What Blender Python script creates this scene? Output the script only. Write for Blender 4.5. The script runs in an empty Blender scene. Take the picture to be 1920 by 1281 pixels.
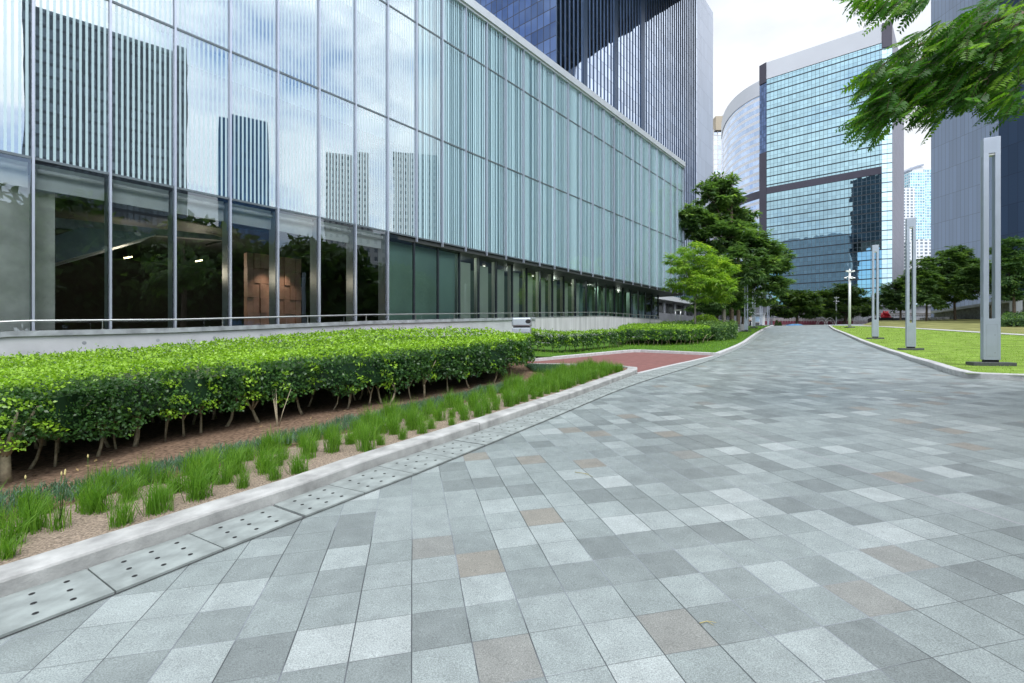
import bpy, bmesh, math, random
import numpy as np
from mathutils import Vector, Matrix
random.seed(7); RNG = np.random.default_rng(11)
SC = bpy.context.scene
COL = SC.collection
# ------------------------------------------------------------------ camera
F = 906.0; CU, CV = 960.0, 640.5; EYE = 1.6
cam = bpy.data.cameras.new('camera'); camo = bpy.data.objects.new('camera', cam); COL.objects.link(camo)
camo.location = (0, 0, EYE); camo.rotation_euler = (math.radians(90), 0, 0)
cam.sensor_width = 36.0; cam.lens = 36.0*F/1920.0; cam.clip_start = 0.05; cam.clip_end = 8000
SC.camera = camo
# ------------------------------------------------------------------ world
SUN_EL, SUN_ROT = math.radians(62), math.radians(150)
w = bpy.data.worlds.new('World'); SC.world = w; w.use_nodes = True
nt = w.node_tree; nt.nodes.clear()
def nn(nt, t, **kw):
    n = nt.nodes.new(t)
    for k, v in kw.items():
        if k.startswith('i_'):
            n.inputs[k[2:].replace('_', ' ')].default_value = v
        else: setattr(n, k, v)
    return n
def L(nt, a, b): nt.links.new(a, b)
out = nn(nt, 'ShaderNodeOutputWorld'); bg = nn(nt, 'ShaderNodeBackground'); bg.inputs['Strength'].default_value = 0.088
sky = nn(nt, 'ShaderNodeTexSky', sky_type='NISHITA', sun_disc=False, sun_elevation=SUN_EL, sun_rotation=SUN_ROT)
sky.air_density = 1.0; sky.dust_density = 0.6; sky.ozone_density = 2.0
tc = nn(nt, 'ShaderNodeTexCoord'); mp = nn(nt, 'ShaderNodeMapping'); mp.inputs['Scale'].default_value = (1.0, 1.0, 2.2)
mp.inputs['Location'].default_value = (0.35, 0.9, 0.2)
nz = nn(nt, 'ShaderNodeTexNoise'); nz.inputs['Scale'].default_value = 2.3; nz.inputs['Detail'].default_value = 7; nz.inputs['Roughness'].default_value = 0.55
cr = nn(nt, 'ShaderNodeValToRGB'); cr.color_ramp.elements[0].position = 0.34; cr.color_ramp.elements[1].position = 0.49
nz2 = nn(nt, 'ShaderNodeTexNoise'); nz2.inputs['Scale'].default_value = 3.6; nz2.inputs['Detail'].default_value = 6
cr2 = nn(nt, 'ShaderNodeValToRGB')
cr2.color_ramp.elements[0].position = 0.36; cr2.color_ramp.elements[0].color = (4.5, 4.8, 5.3, 1)
cr2.color_ramp.elements[1].position = 0.60; cr2.color_ramp.elements[1].color = (6.0, 6.2, 6.5, 1)
mx = nn(nt, 'ShaderNodeMixRGB')
skb = nn(nt, 'ShaderNodeMixRGB', blend_type='MULTIPLY'); skb.inputs['Fac'].default_value = 1; skb.inputs['Color2'].default_value = (1.0, 1.15, 1.3, 1)
L(nt, tc.outputs['Generated'], mp.inputs['Vector']); L(nt, mp.outputs[0], nz.inputs['Vector']); L(nt, mp.outputs[0], nz2.inputs['Vector'])
L(nt, nz.outputs['Fac'], cr.inputs[0]); L(nt, nz2.outputs['Fac'], cr2.inputs[0])
L(nt, sky.outputs[0], skb.inputs['Color1'])
# the bank of cloud over the far end of the path is unbroken; elsewhere blue shows through
sep = nn(nt, 'ShaderNodeSeparateXYZ'); L(nt, tc.outputs['Generated'], sep.inputs[0])
mr = nn(nt, 'ShaderNodeMapRange'); mr.inputs['From Min'].default_value = 0.0; mr.inputs['From Max'].default_value = 0.45
L(nt, sep.outputs['Y'], mr.inputs['Value'])
mxx = nn(nt, 'ShaderNodeMath', operation='MAXIMUM'); L(nt, cr.outputs[0], mxx.inputs[0]); L(nt, mr.outputs[0], mxx.inputs[1])
L(nt, mxx.outputs[0], mx.inputs['Fac']); L(nt, skb.outputs[0], mx.inputs['Color1']); 
# clouds on the sun's side of the sky are brighter
_d = nn(nt, 'ShaderNodeVectorMath', operation='DOT_PRODUCT'); L(nt, tc.outputs['Generated'], _d.inputs[0]); _d.inputs[1].default_value = (math.sin(SUN_ROT)*math.cos(SUN_EL), math.cos(SUN_ROT)*math.cos(SUN_EL), math.sin(SUN_EL))
_r = nn(nt, 'ShaderNodeMapRange', interpolation_type='SMOOTHSTEP'); L(nt, _d.outputs['Value'], _r.inputs['Value']); _r.inputs['From Min'].default_value = 0.1; _r.inputs['From Max'].default_value = 0.95; _r.inputs['To Min'].default_value = 1.0; _r.inputs['To Max'].default_value = 2.5
_s = nn(nt, 'ShaderNodeVectorMath', operation='SCALE'); L(nt, cr2.outputs[0], _s.inputs[0]); L(nt, _r.outputs[0], _s.inputs['Scale']); L(nt, _s.outputs[0], mx.inputs['Color2'])
L(nt, mx.outputs[0], bg.inputs['Color']); L(nt, bg.outputs[0], out.inputs['Surface'])
sun = bpy.data.lights.new('sun', 'SUN'); sun.energy = 1.3; sun.angle = math.radians(28); sun.color = (1.0, 0.98, 0.95)
suno = bpy.data.objects.new('sun', sun); COL.objects.link(suno)
# sun_rotation 0 = +Y, turning clockwise seen from above
sd = Vector((math.sin(SUN_ROT)*math.cos(SUN_EL), math.cos(SUN_ROT)*math.cos(SUN_EL), math.sin(SUN_EL)))
suno.rotation_euler = sd.to_track_quat('Z', 'Y').to_euler(); suno.location = (0, 0, 60)
SC.view_settings.view_transform = 'Standard'; SC.view_settings.look = 'None'; SC.view_settings.exposure = 1.0; SC.view_settings.gamma = 1.0
SC.render.engine = 'CYCLES'
SC.cycles.max_bounces = 8; SC.cycles.diffuse_bounces = 3; SC.cycles.glossy_bounces = 4; SC.cycles.transmission_bounces = 4
SC.cycles.transparent_max_bounces = 12; SC.cycles.use_denoising = True; SC.cycles.caustics_reflective = False; SC.cycles.caustics_refractive = False
SC.cycles.sample_clamp_indirect = 6.0
# ------------------------------------------------------------------ geometry helpers
def ss(a, b, x):
    t = np.clip((x-a)/(b-a), 0, 1); return t*t*(3-2*t)
def G(x, y):                                   # the paved ground
    cx = np.clip(x, -25, 60); cy = np.clip(y, -30, 66)
    return 0.0237*cx + 0.0496*cy - 0.4*ss(9, 23, cy)*ss(4, 16, cx)
def Q(x, y): return -(x*0.7653 - y*0.6437)     # distance towards the glass facade
def GM(x, y):                                  # ground of the planting beds
    return G(x, y) + 0.085 + (0.04+0.30*ss(10, 18, y))*ss(8.2, 12, Q(x, y))*ss(2.5, -0.5, x)
def GL(x, y): return G(x, y) + 0.11            # lawn
def PX(u, v, y): return Vector(((u-CU)/F*y, y, EYE+(CV-v)/F*y))
def hit(u, v, fn=G, y0=1.0):
    y = y0
    k = (u-CU)/F; s = (CV-v)/F
    lo = None
    while y < 66:
        if EYE + s*y <= fn(k*y, y): break
        y *= 1.01
    a, b = y/1.01, y
    for _ in range(24):
        m = (a+b)/2
        if EYE + s*m <= fn(k*m, m): b = m
        else: a = m
    return (k*b, b)
X0, DS = 22.1, 0.8411                          # facade line x = -X0 + DS*y
DIR = Vector((0.6437, 0.7653, 0)); NRM = Vector((0.7653, -0.6437, 0))
def FP(s, off=0.0, z=0.0):                     # point on the facade: s metres along, off metres out of it
    p = Vector((-X0, 0, 0)) + DIR*s + NRM*off; return Vector((p.x, p.y, z))
def FY(u, off=0.0):                            # depth where the view line through u meets the facade plane shifted by off
    return (X0 - 1.3067*off)*F/((CU+DS*F) - u)
def FU(u, v, off=0.0): return PX(u, v, FY(u, off))
# ------------------------------------------------------------------ material helpers
MAT = {}
def new_mat(name):
    m = bpy.data.materials.new(name); m.use_nodes = True; m.node_tree.nodes.clear(); MAT[name] = m
    return m, m.node_tree, nn(m.node_tree, 'ShaderNodeOutputMaterial')
def simple(name, col, rough=0.6, metal=0.0, var=0.12, scale=3.0, bump=0.0, bscale=40.0, spec=0.5, detail=4):
    m, t, o = new_mat(name); b = nn(t, 'ShaderNodeBsdfPrincipled'); L(t, b.outputs[0], o.inputs[0])
    b.inputs['Roughness'].default_value = rough; b.inputs['Metallic'].default_value = metal; b.inputs['Specular IOR Level'].default_value = spec
    c = nn(t, 'ShaderNodeTexCoord'); n = nn(t, 'ShaderNodeTexNoise'); n.inputs['Scale'].default_value = scale; n.inputs['Detail'].default_value = detail
    L(t, c.outputs['Object'], n.inputs['Vector'])
    r = nn(t, 'ShaderNodeValToRGB'); e = r.color_ramp.elements; e[0].position = 0.3; e[1].position = 0.7
    e[0].color = (*[x*(1-var) for x in col], 1); e[1].color = (*[min(1, x*(1+var)) for x in col], 1)
    L(t, n.outputs['Fac'], r.inputs[0]); L(t, r.outputs[0], b.inputs['Base Color'])
    if bump:
        n2 = nn(t, 'ShaderNodeTexNoise'); n2.inputs['Scale'].default_value = bscale; n2.inputs['Detail'].default_value = 3
        L(t, c.outputs['Object'], n2.inputs['Vector'])
        bp = nn(t, 'ShaderNodeBump'); bp.inputs['Strength'].default_value = bump; bp.inputs['Distance'].default_value = 0.01
        L(t, n2.outputs['Fac'], bp.inputs['Height']); L(t, bp.outputs[0], b.inputs['Normal'])
    return m
def leaf_mat(name, dark, mid, young, trans=0.35, rough=0.45, spec=0.3):
    m, t, o = new_mat(name)
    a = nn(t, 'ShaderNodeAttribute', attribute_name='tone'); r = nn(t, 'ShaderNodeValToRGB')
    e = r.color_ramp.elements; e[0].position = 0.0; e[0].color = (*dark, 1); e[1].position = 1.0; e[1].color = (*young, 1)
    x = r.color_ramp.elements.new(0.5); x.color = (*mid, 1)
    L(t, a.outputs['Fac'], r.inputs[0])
    b = nn(t, 'ShaderNodeBsdfPrincipled'); b.inputs['Roughness'].default_value = rough; b.inputs['Specular IOR Level'].default_value = spec
    tr = nn(t, 'ShaderNodeBsdfTranslucent'); mxs = nn(t, 'ShaderNodeMixShader'); mxs.inputs[0].default_value = trans
    L(t, r.outputs[0], b.inputs['Base Color'])
    g = nn(t, 'ShaderNodeMixRGB', blend_type='MULTIPLY'); g.inputs[0].default_value = 1; g.inputs['Color2'].default_value = (1.5, 1.7, 0.7, 1)
    L(t, r.outputs[0], g.inputs['Color1']); L(t, g.outputs[0], tr.inputs['Color'])
    L(t, b.outputs[0], mxs.inputs[1]); L(t, tr.outputs[0], mxs.inputs[2]); L(t, mxs.outputs[0], o.inputs[0])
    return m
def M2(t, op, a, b=None, c=None):
    n = nn(t, 'ShaderNodeMath', operation=op)
    for i, v in enumerate((a, b, c)):
        if v is None: continue
        if isinstance(v, (int, float)): n.inputs[i].default_value = v
        else: L(t, v, n.inputs[i])
    return n.outputs[0]
def facade_mat(name, pw, ph, lw, lh, glass, frame, metal=0.85, rough=0.06, var=0.25, wave=0.02, sub=0, major=0, fresh=0.0, pw_major=0):
    """Curtain wall on UVs in metres: panes pw x ph, joints lw/lh wide, every `major`-th storey line heavy."""
    m, t, o = new_mat(name)
    uv = nn(t, 'ShaderNodeUVMap'); sp = nn(t, 'ShaderNodeSeparateXYZ'); L(t, uv.outputs[0], sp.inputs[0])
    us = M2(t, 'DIVIDE', sp.outputs['X'], pw); vs = M2(t, 'DIVIDE', sp.outputs['Y'], ph)
    fu = M2(t, 'FRACT', us); fv = M2(t, 'FRACT', vs)
    lu = M2(t, 'LESS_THAN', fu, lw/pw); lv = M2(t, 'LESS_THAN', fv, lh/ph)
    mask = M2(t, 'MAXIMUM', lu, lv)
    if major:
        fm = M2(t, 'FRACT', M2(t, 'DIVIDE', sp.outputs['Y'], ph*major)); mask = M2(t, 'MAXIMUM', mask, M2(t, 'LESS_THAN', fm, sub/(ph*major)))
    cb = nn(t, 'ShaderNodeCombineXYZ'); L(t, M2(t, 'FLOOR', us), cb.inputs[0]); L(t, M2(t, 'FLOOR', vs), cb.inputs[1])
    wn = nn(t, 'ShaderNodeTexWhiteNoise'); L(t, cb.outputs[0], wn.inputs['Vector'])
    r = nn(t, 'ShaderNodeMixRGB'); r.inputs['Color1'].default_value = (*[x*(1-var) for x in glass], 1); r.inputs['Color2'].default_value = (*[min(1, x*(1+var)) for x in glass], 1)
    L(t, wn.outputs['Value'], r.inputs['Fac'])
    g = nn(t, 'ShaderNodeBsdfPrincipled'); g.inputs['Metallic'].default_value = metal; g.inputs['Roughness'].default_value = rough
    L(t, r.outputs[0], g.inputs['Base Color'])
    # each pane sits at a slightly different angle and is a little warped
    nz = nn(t, 'ShaderNodeTexNoise'); nz.inputs['Scale'].default_value = 0.35; nz.inputs['Detail'].default_value = 1
    L(t, uv.outputs[0], nz.inputs['Vector'])
    geo = nn(t, 'ShaderNodeNewGeometry'); vm = nn(t, 'ShaderNodeVectorMath', operation='SUBTRACT'); L(t, wn.outputs['Color'], vm.inputs[0]); vm.inputs[1].default_value = (.5, .5, .5)
    vs2 = nn(t, 'ShaderNodeVectorMath', operation='SCALE'); L(t, vm.outputs[0], vs2.inputs[0]); vs2.inputs['Scale'].default_value = wave
    nzv = nn(t, 'ShaderNodeVectorMath', operation='SUBTRACT'); L(t, nz.outputs['Color'], nzv.inputs[0]); nzv.inputs[1].default_value = (.5, .5, .5)
    nzs = nn(t, 'ShaderNodeVectorMath', operation='SCALE'); L(t, nzv.outputs[0], nzs.inputs[0]); nzs.inputs['Scale'].default_value = wave*2.5
    ad = nn(t, 'ShaderNodeVectorMath', operation='ADD'); L(t, vs2.outputs[0], ad.inputs[0]); L(t, nzs.outputs[0], ad.inputs[1])
    a2 = nn(t, 'ShaderNodeVectorMath', operation='ADD'); L(t, ad.outputs[0], a2.inputs[0]); L(t, geo.outputs['Normal'], a2.inputs[1])
    nm = nn(t, 'ShaderNodeVectorMath', operation='NORMALIZE'); L(t, a2.outputs[0], nm.inputs[0]); L(t, nm.outputs[0], g.inputs['Normal'])
    f = nn(t, 'ShaderNodeBsdfPrincipled'); f.inputs['Base Color'].default_value = (*frame, 1); f.inputs['Roughness'].default_value = 0.5
    ms = nn(t, 'ShaderNodeMixShader'); L(t, mask, ms.inputs[0]); L(t, g.outputs[0], ms.inputs[1]); L(t, f.outputs[0], ms.inputs[2]); L(t, ms.outputs[0], o.inputs[0])
    return m
# ------------------------------------------------------------------ object helpers
def tag(o, label=None, cat=None, group=None, kind=None):
    if label: o['label'] = label
    if cat: o['category'] = cat
    if group: o['group'] = group
    if kind: o['kind'] = kind
    elif cat: o['kind'] = 'thing'
    return o
def thing(name, loc, label, cat, group=None, rz=0.0):
    o = bpy.data.objects.new(name, None); COL.objects.link(o); o.location = loc; o.rotation_euler = (0, 0, rz); o.empty_display_size = 0.2
    return tag(o, label, cat, group)
class MB:
    def __init__(s): s.v = []; s.f = []; s.m = []; s.uv = []; s.sm = []
    def face(s, pts, mi=0, uv=None, smooth=False):
        n = len(s.v); s.v += [tuple(p) for p in pts]; s.f.append(tuple(range(n, n+len(pts)))); s.m.append(mi); s.uv.append(uv); s.sm.append(smooth)
    def box(s, c, sz, rz=0.0, mi=0):
        cx, cy, cz = c; a, b, h = [q/2 for q in sz]; C, S = math.cos(rz), math.sin(rz)
        P = [(cx+x*C-y*S, cy+x*S+y*C, cz+z) for z in (-h, h) for x, y in ((-a, -b), (a, -b), (a, b), (-a, b))]
        n = len(s.v); s.v += P
        for q in ((0, 3, 2, 1), (4, 5, 6, 7), (0, 1, 5, 4), (1, 2, 6, 5), (2, 3, 7, 6), (3, 0, 4, 7)):
            s.f.append(tuple(n+i for i in q)); s.m.append(mi); s.uv.append(None); s.sm.append(False)
    def prism(s, pts, z0, z1, mi=0, mtop=None, uvscale=True):
        """vertical walls round a footprint (counter-clockwise), uv in metres, and a lid"""
        n = len(pts); acc = 0.0
        for i in range(n):
            a, b = pts[i], pts[(i+1) % n]; d = math.dist(a[:2], b[:2])
            s.face([(a[0], a[1], z0), (b[0], b[1], z0), (b[0], b[1], z1), (a[0], a[1], z1)], mi, [(acc, z0), (acc+d, z0), (acc+d, z1), (acc, z1)]); acc += d
        s.face([(p[0], p[1], z1) for p in pts], mi if mtop is None else mtop); s.face([(p[0], p[1], z0) for p in reversed(pts)], mi if mtop is None else mtop)
    def quadwall(s, a, b, z0, z1, mi=0, za=None):
        d = math.dist(a[:2], b[:2]); s.face([(a[0], a[1], z0), (b[0], b[1], z0), (b[0], b[1], z1), (a[0], a[1], z1)], mi, [(0, z0), (d, z0), (d, z1), (0, z1)])
    def slab(s, pts, ext, mi=0):
        """flat polygon given a thickness along the vector ext"""
        e = Vector(ext); P = [Vector(p) for p in pts]; Qp = [p+e for p in P]
        s.face(P, mi); s.face(list(reversed(Qp)), mi)
        for i in range(len(P)):
            j = (i+1) % len(P); s.face([P[j], P[i], Qp[i], Qp[j]], mi)
    def tube(s, pts, rad, seg=8, mi=0, caps=True):
        pts = [Vector(p) for p in pts]; R = rad if isinstance(rad, (list, tuple)) else [rad]*len(pts); n0 = len(s.v)
        up = Vector((0.13, 0.21, 1)).normalized(); rings = []
        for i, p in enumerate(pts):
            d = (pts[min(i+1, len(pts)-1)] - pts[max(i-1, 0)])
            d = d.normalized() if d.length > 1e-9 else Vector((0, 0, 1))
            a = d.cross(up); a = a.normalized() if a.length > 1e-3 else d.cross(Vector((1, 0, 0))).normalized(); b = d.cross(a)
            for k in range(seg):
                t = 2*math.pi*k/seg; s.v.append(tuple(p + (a*math.cos(t)+b*math.sin(t))*R[i]))
        for i in range(len(pts)-1):
            for k in range(seg):
                k2 = (k+1) % seg; s.f.append((n0+i*seg+k, n0+i*seg+k2, n0+(i+1)*seg+k2, n0+(i+1)*seg+k)); s.m.append(mi); s.uv.append(None); s.sm.append(True)
        if caps:
            for i, rev in ((0, False), (len(pts)-1, True)):
                q = [n0+i*seg+k for k in range(seg)]; s.f.append(tuple(q if rev else reversed(q))); s.m.append(mi); s.uv.append(None); s.sm.append(False)
    def lathe(s, c, prof, seg=16, mi=0):
        n0 = len(s.v)
        for r, z in prof:
            for k in range(seg):
                t = 2*math.pi*k/seg; s.v.append((c[0]+r*math.cos(t), c[1]+r*math.sin(t), c[2]+z))
        for i in range(len(prof)-1):
            for k in range(seg):
                k2 = (k+1) % seg; s.f.append((n0+i*seg+k, n0+i*seg+k2, n0+(i+1)*seg+k2, n0+(i+1)*seg+k)); s.m.append(mi); s.uv.append(None); s.sm.append(True)
    def build(s, name, mats, parent=None, bevel=0.0, world=False):
        me = bpy.data.meshes.new(name); me.from_pydata(s.v, [], s.f); mats = mats if isinstance(mats, (list, tuple)) else [mats]
        for m in mats: me.materials.append(m)
        me.polygons.foreach_set('material_index', s.m); me.polygons.foreach_set('use_smooth', s.sm)
        if any(u is not None for u in s.uv):
            ul = me.uv_layers.new(name='UVMap'); k = 0
            for f, u in zip(s.f, s.uv):
                for j in range(len(f)):
                    if u is not None: ul.data[k].uv = u[j]
                    k += 1
        me.update(); o = bpy.data.objects.new(name, me); COL.objects.link(o)
        if parent is not None:
            o.parent = parent
            if world:                           # geometry was given in world space
                o.matrix_parent_inverse = mw(parent).inverted()
        if bevel:
            bv = o.modifiers.new('bevel', 'BEVEL'); bv.width = bevel; bv.segments = 2; bv.limit_method = 'ANGLE'
        return o
def mw(o):
    m = Matrix.Translation(o.location) @ o.rotation_euler.to_matrix().to_4x4()
    return (mw(o.parent) @ o.matrix_parent_inverse @ m) if o.parent else m
def np_mesh(name, V, Fq, mats, parent=None, tone=None, mi=None, smooth=False, world=True):
    me = bpy.data.meshes.new(name); V = np.asarray(V, np.float32); Fq = np.asarray(Fq, np.int32); k = Fq.shape[1]
    me.vertices.add(len(V)); me.vertices.foreach_set('co', V.ravel()); me.loops.add(Fq.size); me.loops.foreach_set('vertex_index', Fq.ravel())
    me.polygons.add(len(Fq)); me.polygons.foreach_set('loop_start', np.arange(0, Fq.size, k, dtype=np.int32)); me.polygons.foreach_set('loop_total', np.full(len(Fq), k, np.int32))
    for m in (mats if isinstance(mats, (list, tuple)) else [mats]): me.materials.append(m)
    if mi is not None: me.polygons.foreach_set('material_index', np.asarray(mi, np.int32))
    if smooth: me.polygons.foreach_set('use_smooth', np.ones(len(Fq), bool))
    me.update(calc_edges=True)
    if tone is not None:
        at = me.attributes.new('tone', 'FLOAT', 'POINT'); at.data.foreach_set('value', np.asarray(tone, np.float32))
    o = bpy.data.objects.new(name, me); COL.objects.link(o)
    if parent is not None:
        o.parent = parent
        if world: o.matrix_parent_inverse = mw(parent).inverted()
    return o
def unit(a): return a/np.maximum(np.linalg.norm(a, axis=1, keepdims=True), 1e-9)
def leaves(P, D, N, Ln, Wd, fold=0.15):
    """diamond leaves: base P, direction D, normal N"""
    D = unit(D); S = unit(np.cross(D, N)); N = np.cross(S, D); Ln = np.broadcast_to(np.reshape(Ln, (-1, 1)), (len(P), 1)); Wd = np.broadcast_to(np.reshape(Wd, (-1, 1)), (len(P), 1))
    m = P + D*Ln*0.45 - N*Ln*0.02
    V = np.stack([P, m + S*Wd*0.5 + N*Wd*fold, P + D*Ln - N*Ln*0.08, m - S*Wd*0.5 + N*Wd*fold], 1).reshape(-1, 3)
    return V, np.arange(len(P)*4).reshape(-1, 4)
def vnoise(x, y, z=0.0, f=1.0, s=0.0):
    return (np.sin(x*1.7*f+s+1.3*np.sin(y*1.1*f+s))+np.sin(y*2.3*f-s*1.7+1.1*np.sin(z*1.9*f+x*.7*f))+np.sin(z*2.9*f+s*.3+x*1.2*f+y*.9*f))/3.0
def clip_cell(poly, x0, x1, y0, y1):
    for ax, lim, sg in ((0, x0, 1), (0, x1, -1), (1, y0, 1), (1, y1, -1)):
        o = []
        for i in range(len(poly)):
            a, b = poly[i-1], poly[i]; da = sg*(a[ax]-lim); db = sg*(b[ax]-lim)
            if (da >= 0) != (db >= 0):
                t = da/(da-db); o.append((a[0]+(b[0]-a[0])*t, a[1]+(b[1]-a[1])*t))
            if db >= 0: o.append(b)
        poly = o
        if len(poly) < 3: return []
    return poly
def sheet(name, poly, step, fn, mat, kind='structure'):
    xs = [p[0] for p in poly]; ys = [p[1] for p in poly]; mb = MB(); x = min(xs)
    while x < max(xs):
        y = min(ys)
        while y < max(ys):
            c = clip_cell(poly, x, x+step, y, y+step)
            if len(c) >= 3:
                ar = sum(c[i-1][0]*c[i][1]-c[i][0]*c[i-1][1] for i in range(len(c)))
                if abs(ar) > 1e-6:
                    if ar < 0: c = c[::-1]
                    mb.face([(p[0], p[1], float(fn(p[0], p[1]))) for p in c], smooth=True)
            y += step
        x += step
    o = mb.build(name, mat)
    bm = bmesh.new(); bm.from_mesh(o.data); bmesh.ops.remove_doubles(bm, verts=bm.verts, dist=1e-4); bm.to_mesh(o.data); bm.free()
    if kind: o['kind'] = kind
    return o
def offset_line(pts, d):
    o = []
    for i, p in enumerate(pts):
        a = pts[max(i-1, 0)]; b = pts[min(i+1, len(pts)-1)]; t = Vector((b[0]-a[0], b[1]-a[1])).normalized()
        o.append((p[0]-t.y*d, p[1]+t.x*d))
    return o
def resample(pts, step):
    o = [pts[0]]; acc = 0.0
    for a, b in zip(pts, pts[1:]):
        d = math.dist(a, b); k = step-acc
        while k <= d:
            o.append((a[0]+(b[0]-a[0])*k/d, a[1]+(b[1]-a[1])*k/d)); k += step
        acc = d-(k-step)
    if math.dist(o[-1], pts[-1]) > step*0.3: o.append(pts[-1])
    return o
def smooth_line(pts, it=2):
    for _ in range(it):
        q = [pts[0]]
        for a, b in zip(pts, pts[1:]):
            q += [(a[0]*.75+b[0]*.25, a[1]*.75+b[1]*.25), (a[0]*.25+b[0]*.75, a[1]*.25+b[1]*.75)]
        pts = q + [pts[-1]]
    return pts
def inside(poly, x, y):
    c = np.zeros(np.shape(x), bool); n = len(poly)
    for i in range(n):
        x1, y1 = poly[i-1]; x2, y2 = poly[i]
        cond = ((y1 > y) != (y2 > y)) & (x < (x2-x1)*(y-y1)/(y2-y1+1e-12)+x1); c ^= cond
    return c
# ------------------------------------------------------------------ materials
simple('asphalt', (0.09, 0.095, 0.09), 0.9, var=0.2, scale=0.5)
def paving_mat():
    m, t, o = new_mat('paving'); b = nn(t, 'ShaderNodeBsdfPrincipled'); L(t, b.outputs[0], o.inputs[0])
    c = nn(t, 'ShaderNodeTexCoord'); sp = nn(t, 'ShaderNodeSeparateXYZ'); L(t, c.outputs['Object'], sp.inputs[0])
    X, Y = sp.outputs['X'], sp.outputs['Y']; SX, SY = 0.29, 0.303
    s = M2(t, 'DIVIDE', M2(t, 'ADD', M2(t, 'MULTIPLY', X, 0.9791), M2(t, 'MULTIPLY', Y, 0.2033)), SX)
    v = M2(t, 'ADD', M2(t, 'DIVIDE', M2(t, 'SUBTRACT', M2(t, 'MULTIPLY', Y, 0.9791), M2(t, 'MULTIPLY', X, 0.2033)), SY), 0.17)
    # slightly wandering joints
    nzj = nn(t, 'ShaderNodeTexNoise'); nzj.inputs['Scale'].default_value = 1.3; L(t, c.outputs['Object'], nzj.inputs['Vector'])
    wob = M2(t, 'MULTIPLY', M2(t, 'SUBTRACT', nzj.outputs['Fac'], 0.5), 0.05)
    s = M2(t, 'ADD', s, wob); v = M2(t, 'ADD', v, wob)
    si, vi = M2(t, 'FLOOR', s), M2(t, 'FLOOR', v); fs, fv = M2(t, 'FRACT', s), M2(t, 'FRACT', v)
    ds = M2(t, 'MULTIPLY', M2(t, 'SUBTRACT', 0.5, M2(t, 'ABSOLUTE', M2(t, 'SUBTRACT', fs, 0.5))), SX)
    dv = M2(t, 'MULTIPLY', M2(t, 'SUBTRACT', 0.5, M2(t, 'ABSOLUTE', M2(t, 'SUBTRACT', fv, 0.5))), SY)
    cb = nn(t, 'ShaderNodeCombineXYZ'); L(t, si, cb.inputs[0]); L(t, vi, cb.inputs[1])
    wn = nn(t, 'ShaderNodeTexWhiteNoise'); L(t, cb.outputs[0], wn.inputs['Vector'])
    r = nn(t, 'ShaderNodeValToRGB'); r.color_ramp.interpolation = 'CONSTANT'; e = r.color_ramp.elements
    cols = [(0, (.168, .190, .186)), (.09, (.195, .222, .217)), (.30, (.222, .254, .248)), (.54, (.250, .284, .278)), (.77, (.288, .324, .318)), (.91, (.335, .370, .364)), (.96, (.225, .214, .185)), (.982, (.212, .217, .202))]
    e[0].position = 0; e[0].color = (*cols[0][1], 1); e[1].position = cols[1][0]; e[1].color = (*cols[1][1], 1)
    for p, cc in cols[2:]: x = e.new(p); x.color = (*cc, 1)
    L(t, wn.outputs['Value'], r.inputs[0])
    # blotches inside a tile, granite speckle, large stains
    n1 = nn(t, 'ShaderNodeTexNoise'); n1.inputs['Scale'].default_value = 7; n1.inputs['Detail'].default_value = 5; L(t, c.outputs['Object'], n1.inputs['Vector'])
    n2 = nn(t, 'ShaderNodeTexNoise'); n2.inputs['Scale'].default_value = 170; n2.inputs['Detail'].default_value = 2; L(t, c.outputs['Object'], n2.inputs['Vector'])
    n3 = nn(t, 'ShaderNodeTexNoise'); n3.inputs['Scale'].default_value = 0.35; n3.inputs['Detail'].default_value = 5; L(t, c.outputs['Object'], n3.inputs['Vector'])
    mul = M2(t, 'MULTIPLY', M2(t, 'MULTIPLY_ADD', n1.outputs['Fac'], 0.56, 0.72), M2(t, 'MULTIPLY_ADD', n2.outputs['Fac'], 1.9, 0.05))
    mul = M2(t, 'MULTIPLY', mul, M2(t, 'MULTIPLY_ADD', n3.outputs['Fac'], 0.7, 0.65))
    mm = nn(t, 'ShaderNodeVectorMath', operation='SCALE'); L(t, r.outputs[0], mm.inputs[0]); L(t, mul, mm.inputs['Scale'])
    # joints: both directions, some filled pale, some open and dark
    wj = nn(t, 'ShaderNodeTexNoise'); wj.inputs['Scale'].default_value = 1.1; wj.inputs['Detail'].default_value = 3; L(t, c.outputs['Object'], wj.inputs['Vector'])
    wdt = M2(t, 'MULTIPLY_ADD', wj.outputs['Fac'], 0.006, 0.0008)
    ja = nn(t, 'ShaderNodeMapRange'); L(t, ds, ja.inputs['Value']); ja.inputs['From Min'].default_value = 0.0015; L(t, wdt, ja.inputs['From Max']); ja.inputs['To Min'].default_value = 1; ja.inputs['To Max'].default_value = 0
    jb = nn(t, 'ShaderNodeMapRange'); L(t, dv, jb.inputs['Value']); jb.inputs['From Min'].default_value = 0.0008; jb.inputs['From Max'].default_value = 0.0028; jb.inputs['To Min'].default_value = 0.8; jb.inputs['To Max'].default_value = 0
    jt = M2(t, 'MAXIMUM', ja.outputs[0], jb.outputs[0])
    jr = nn(t, 'ShaderNodeValToRGB'); jr.color_ramp.elements[0].position = .46; jr.color_ramp.elements[1].position = .56
    jr.color_ramp.elements[0].color = (.045, .05, .055, 1); jr.color_ramp.elements[1].color = (.24, .26, .29, 1)
    nj = nn(t, 'ShaderNodeTexNoise'); nj.inputs['Scale'].default_value = 0.9; nj.inputs['Detail'].default_value = 4
    sh = nn(t, 'ShaderNodeVectorMath', operation='ADD'); L(t, c.outputs['Object'], sh.inputs[0]); sh.inputs[1].default_value = (9, 3, 0); L(t, sh.outputs[0], nj.inputs['Vector']); L(t, nj.outputs['Fac'], jr.inputs[0])
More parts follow.
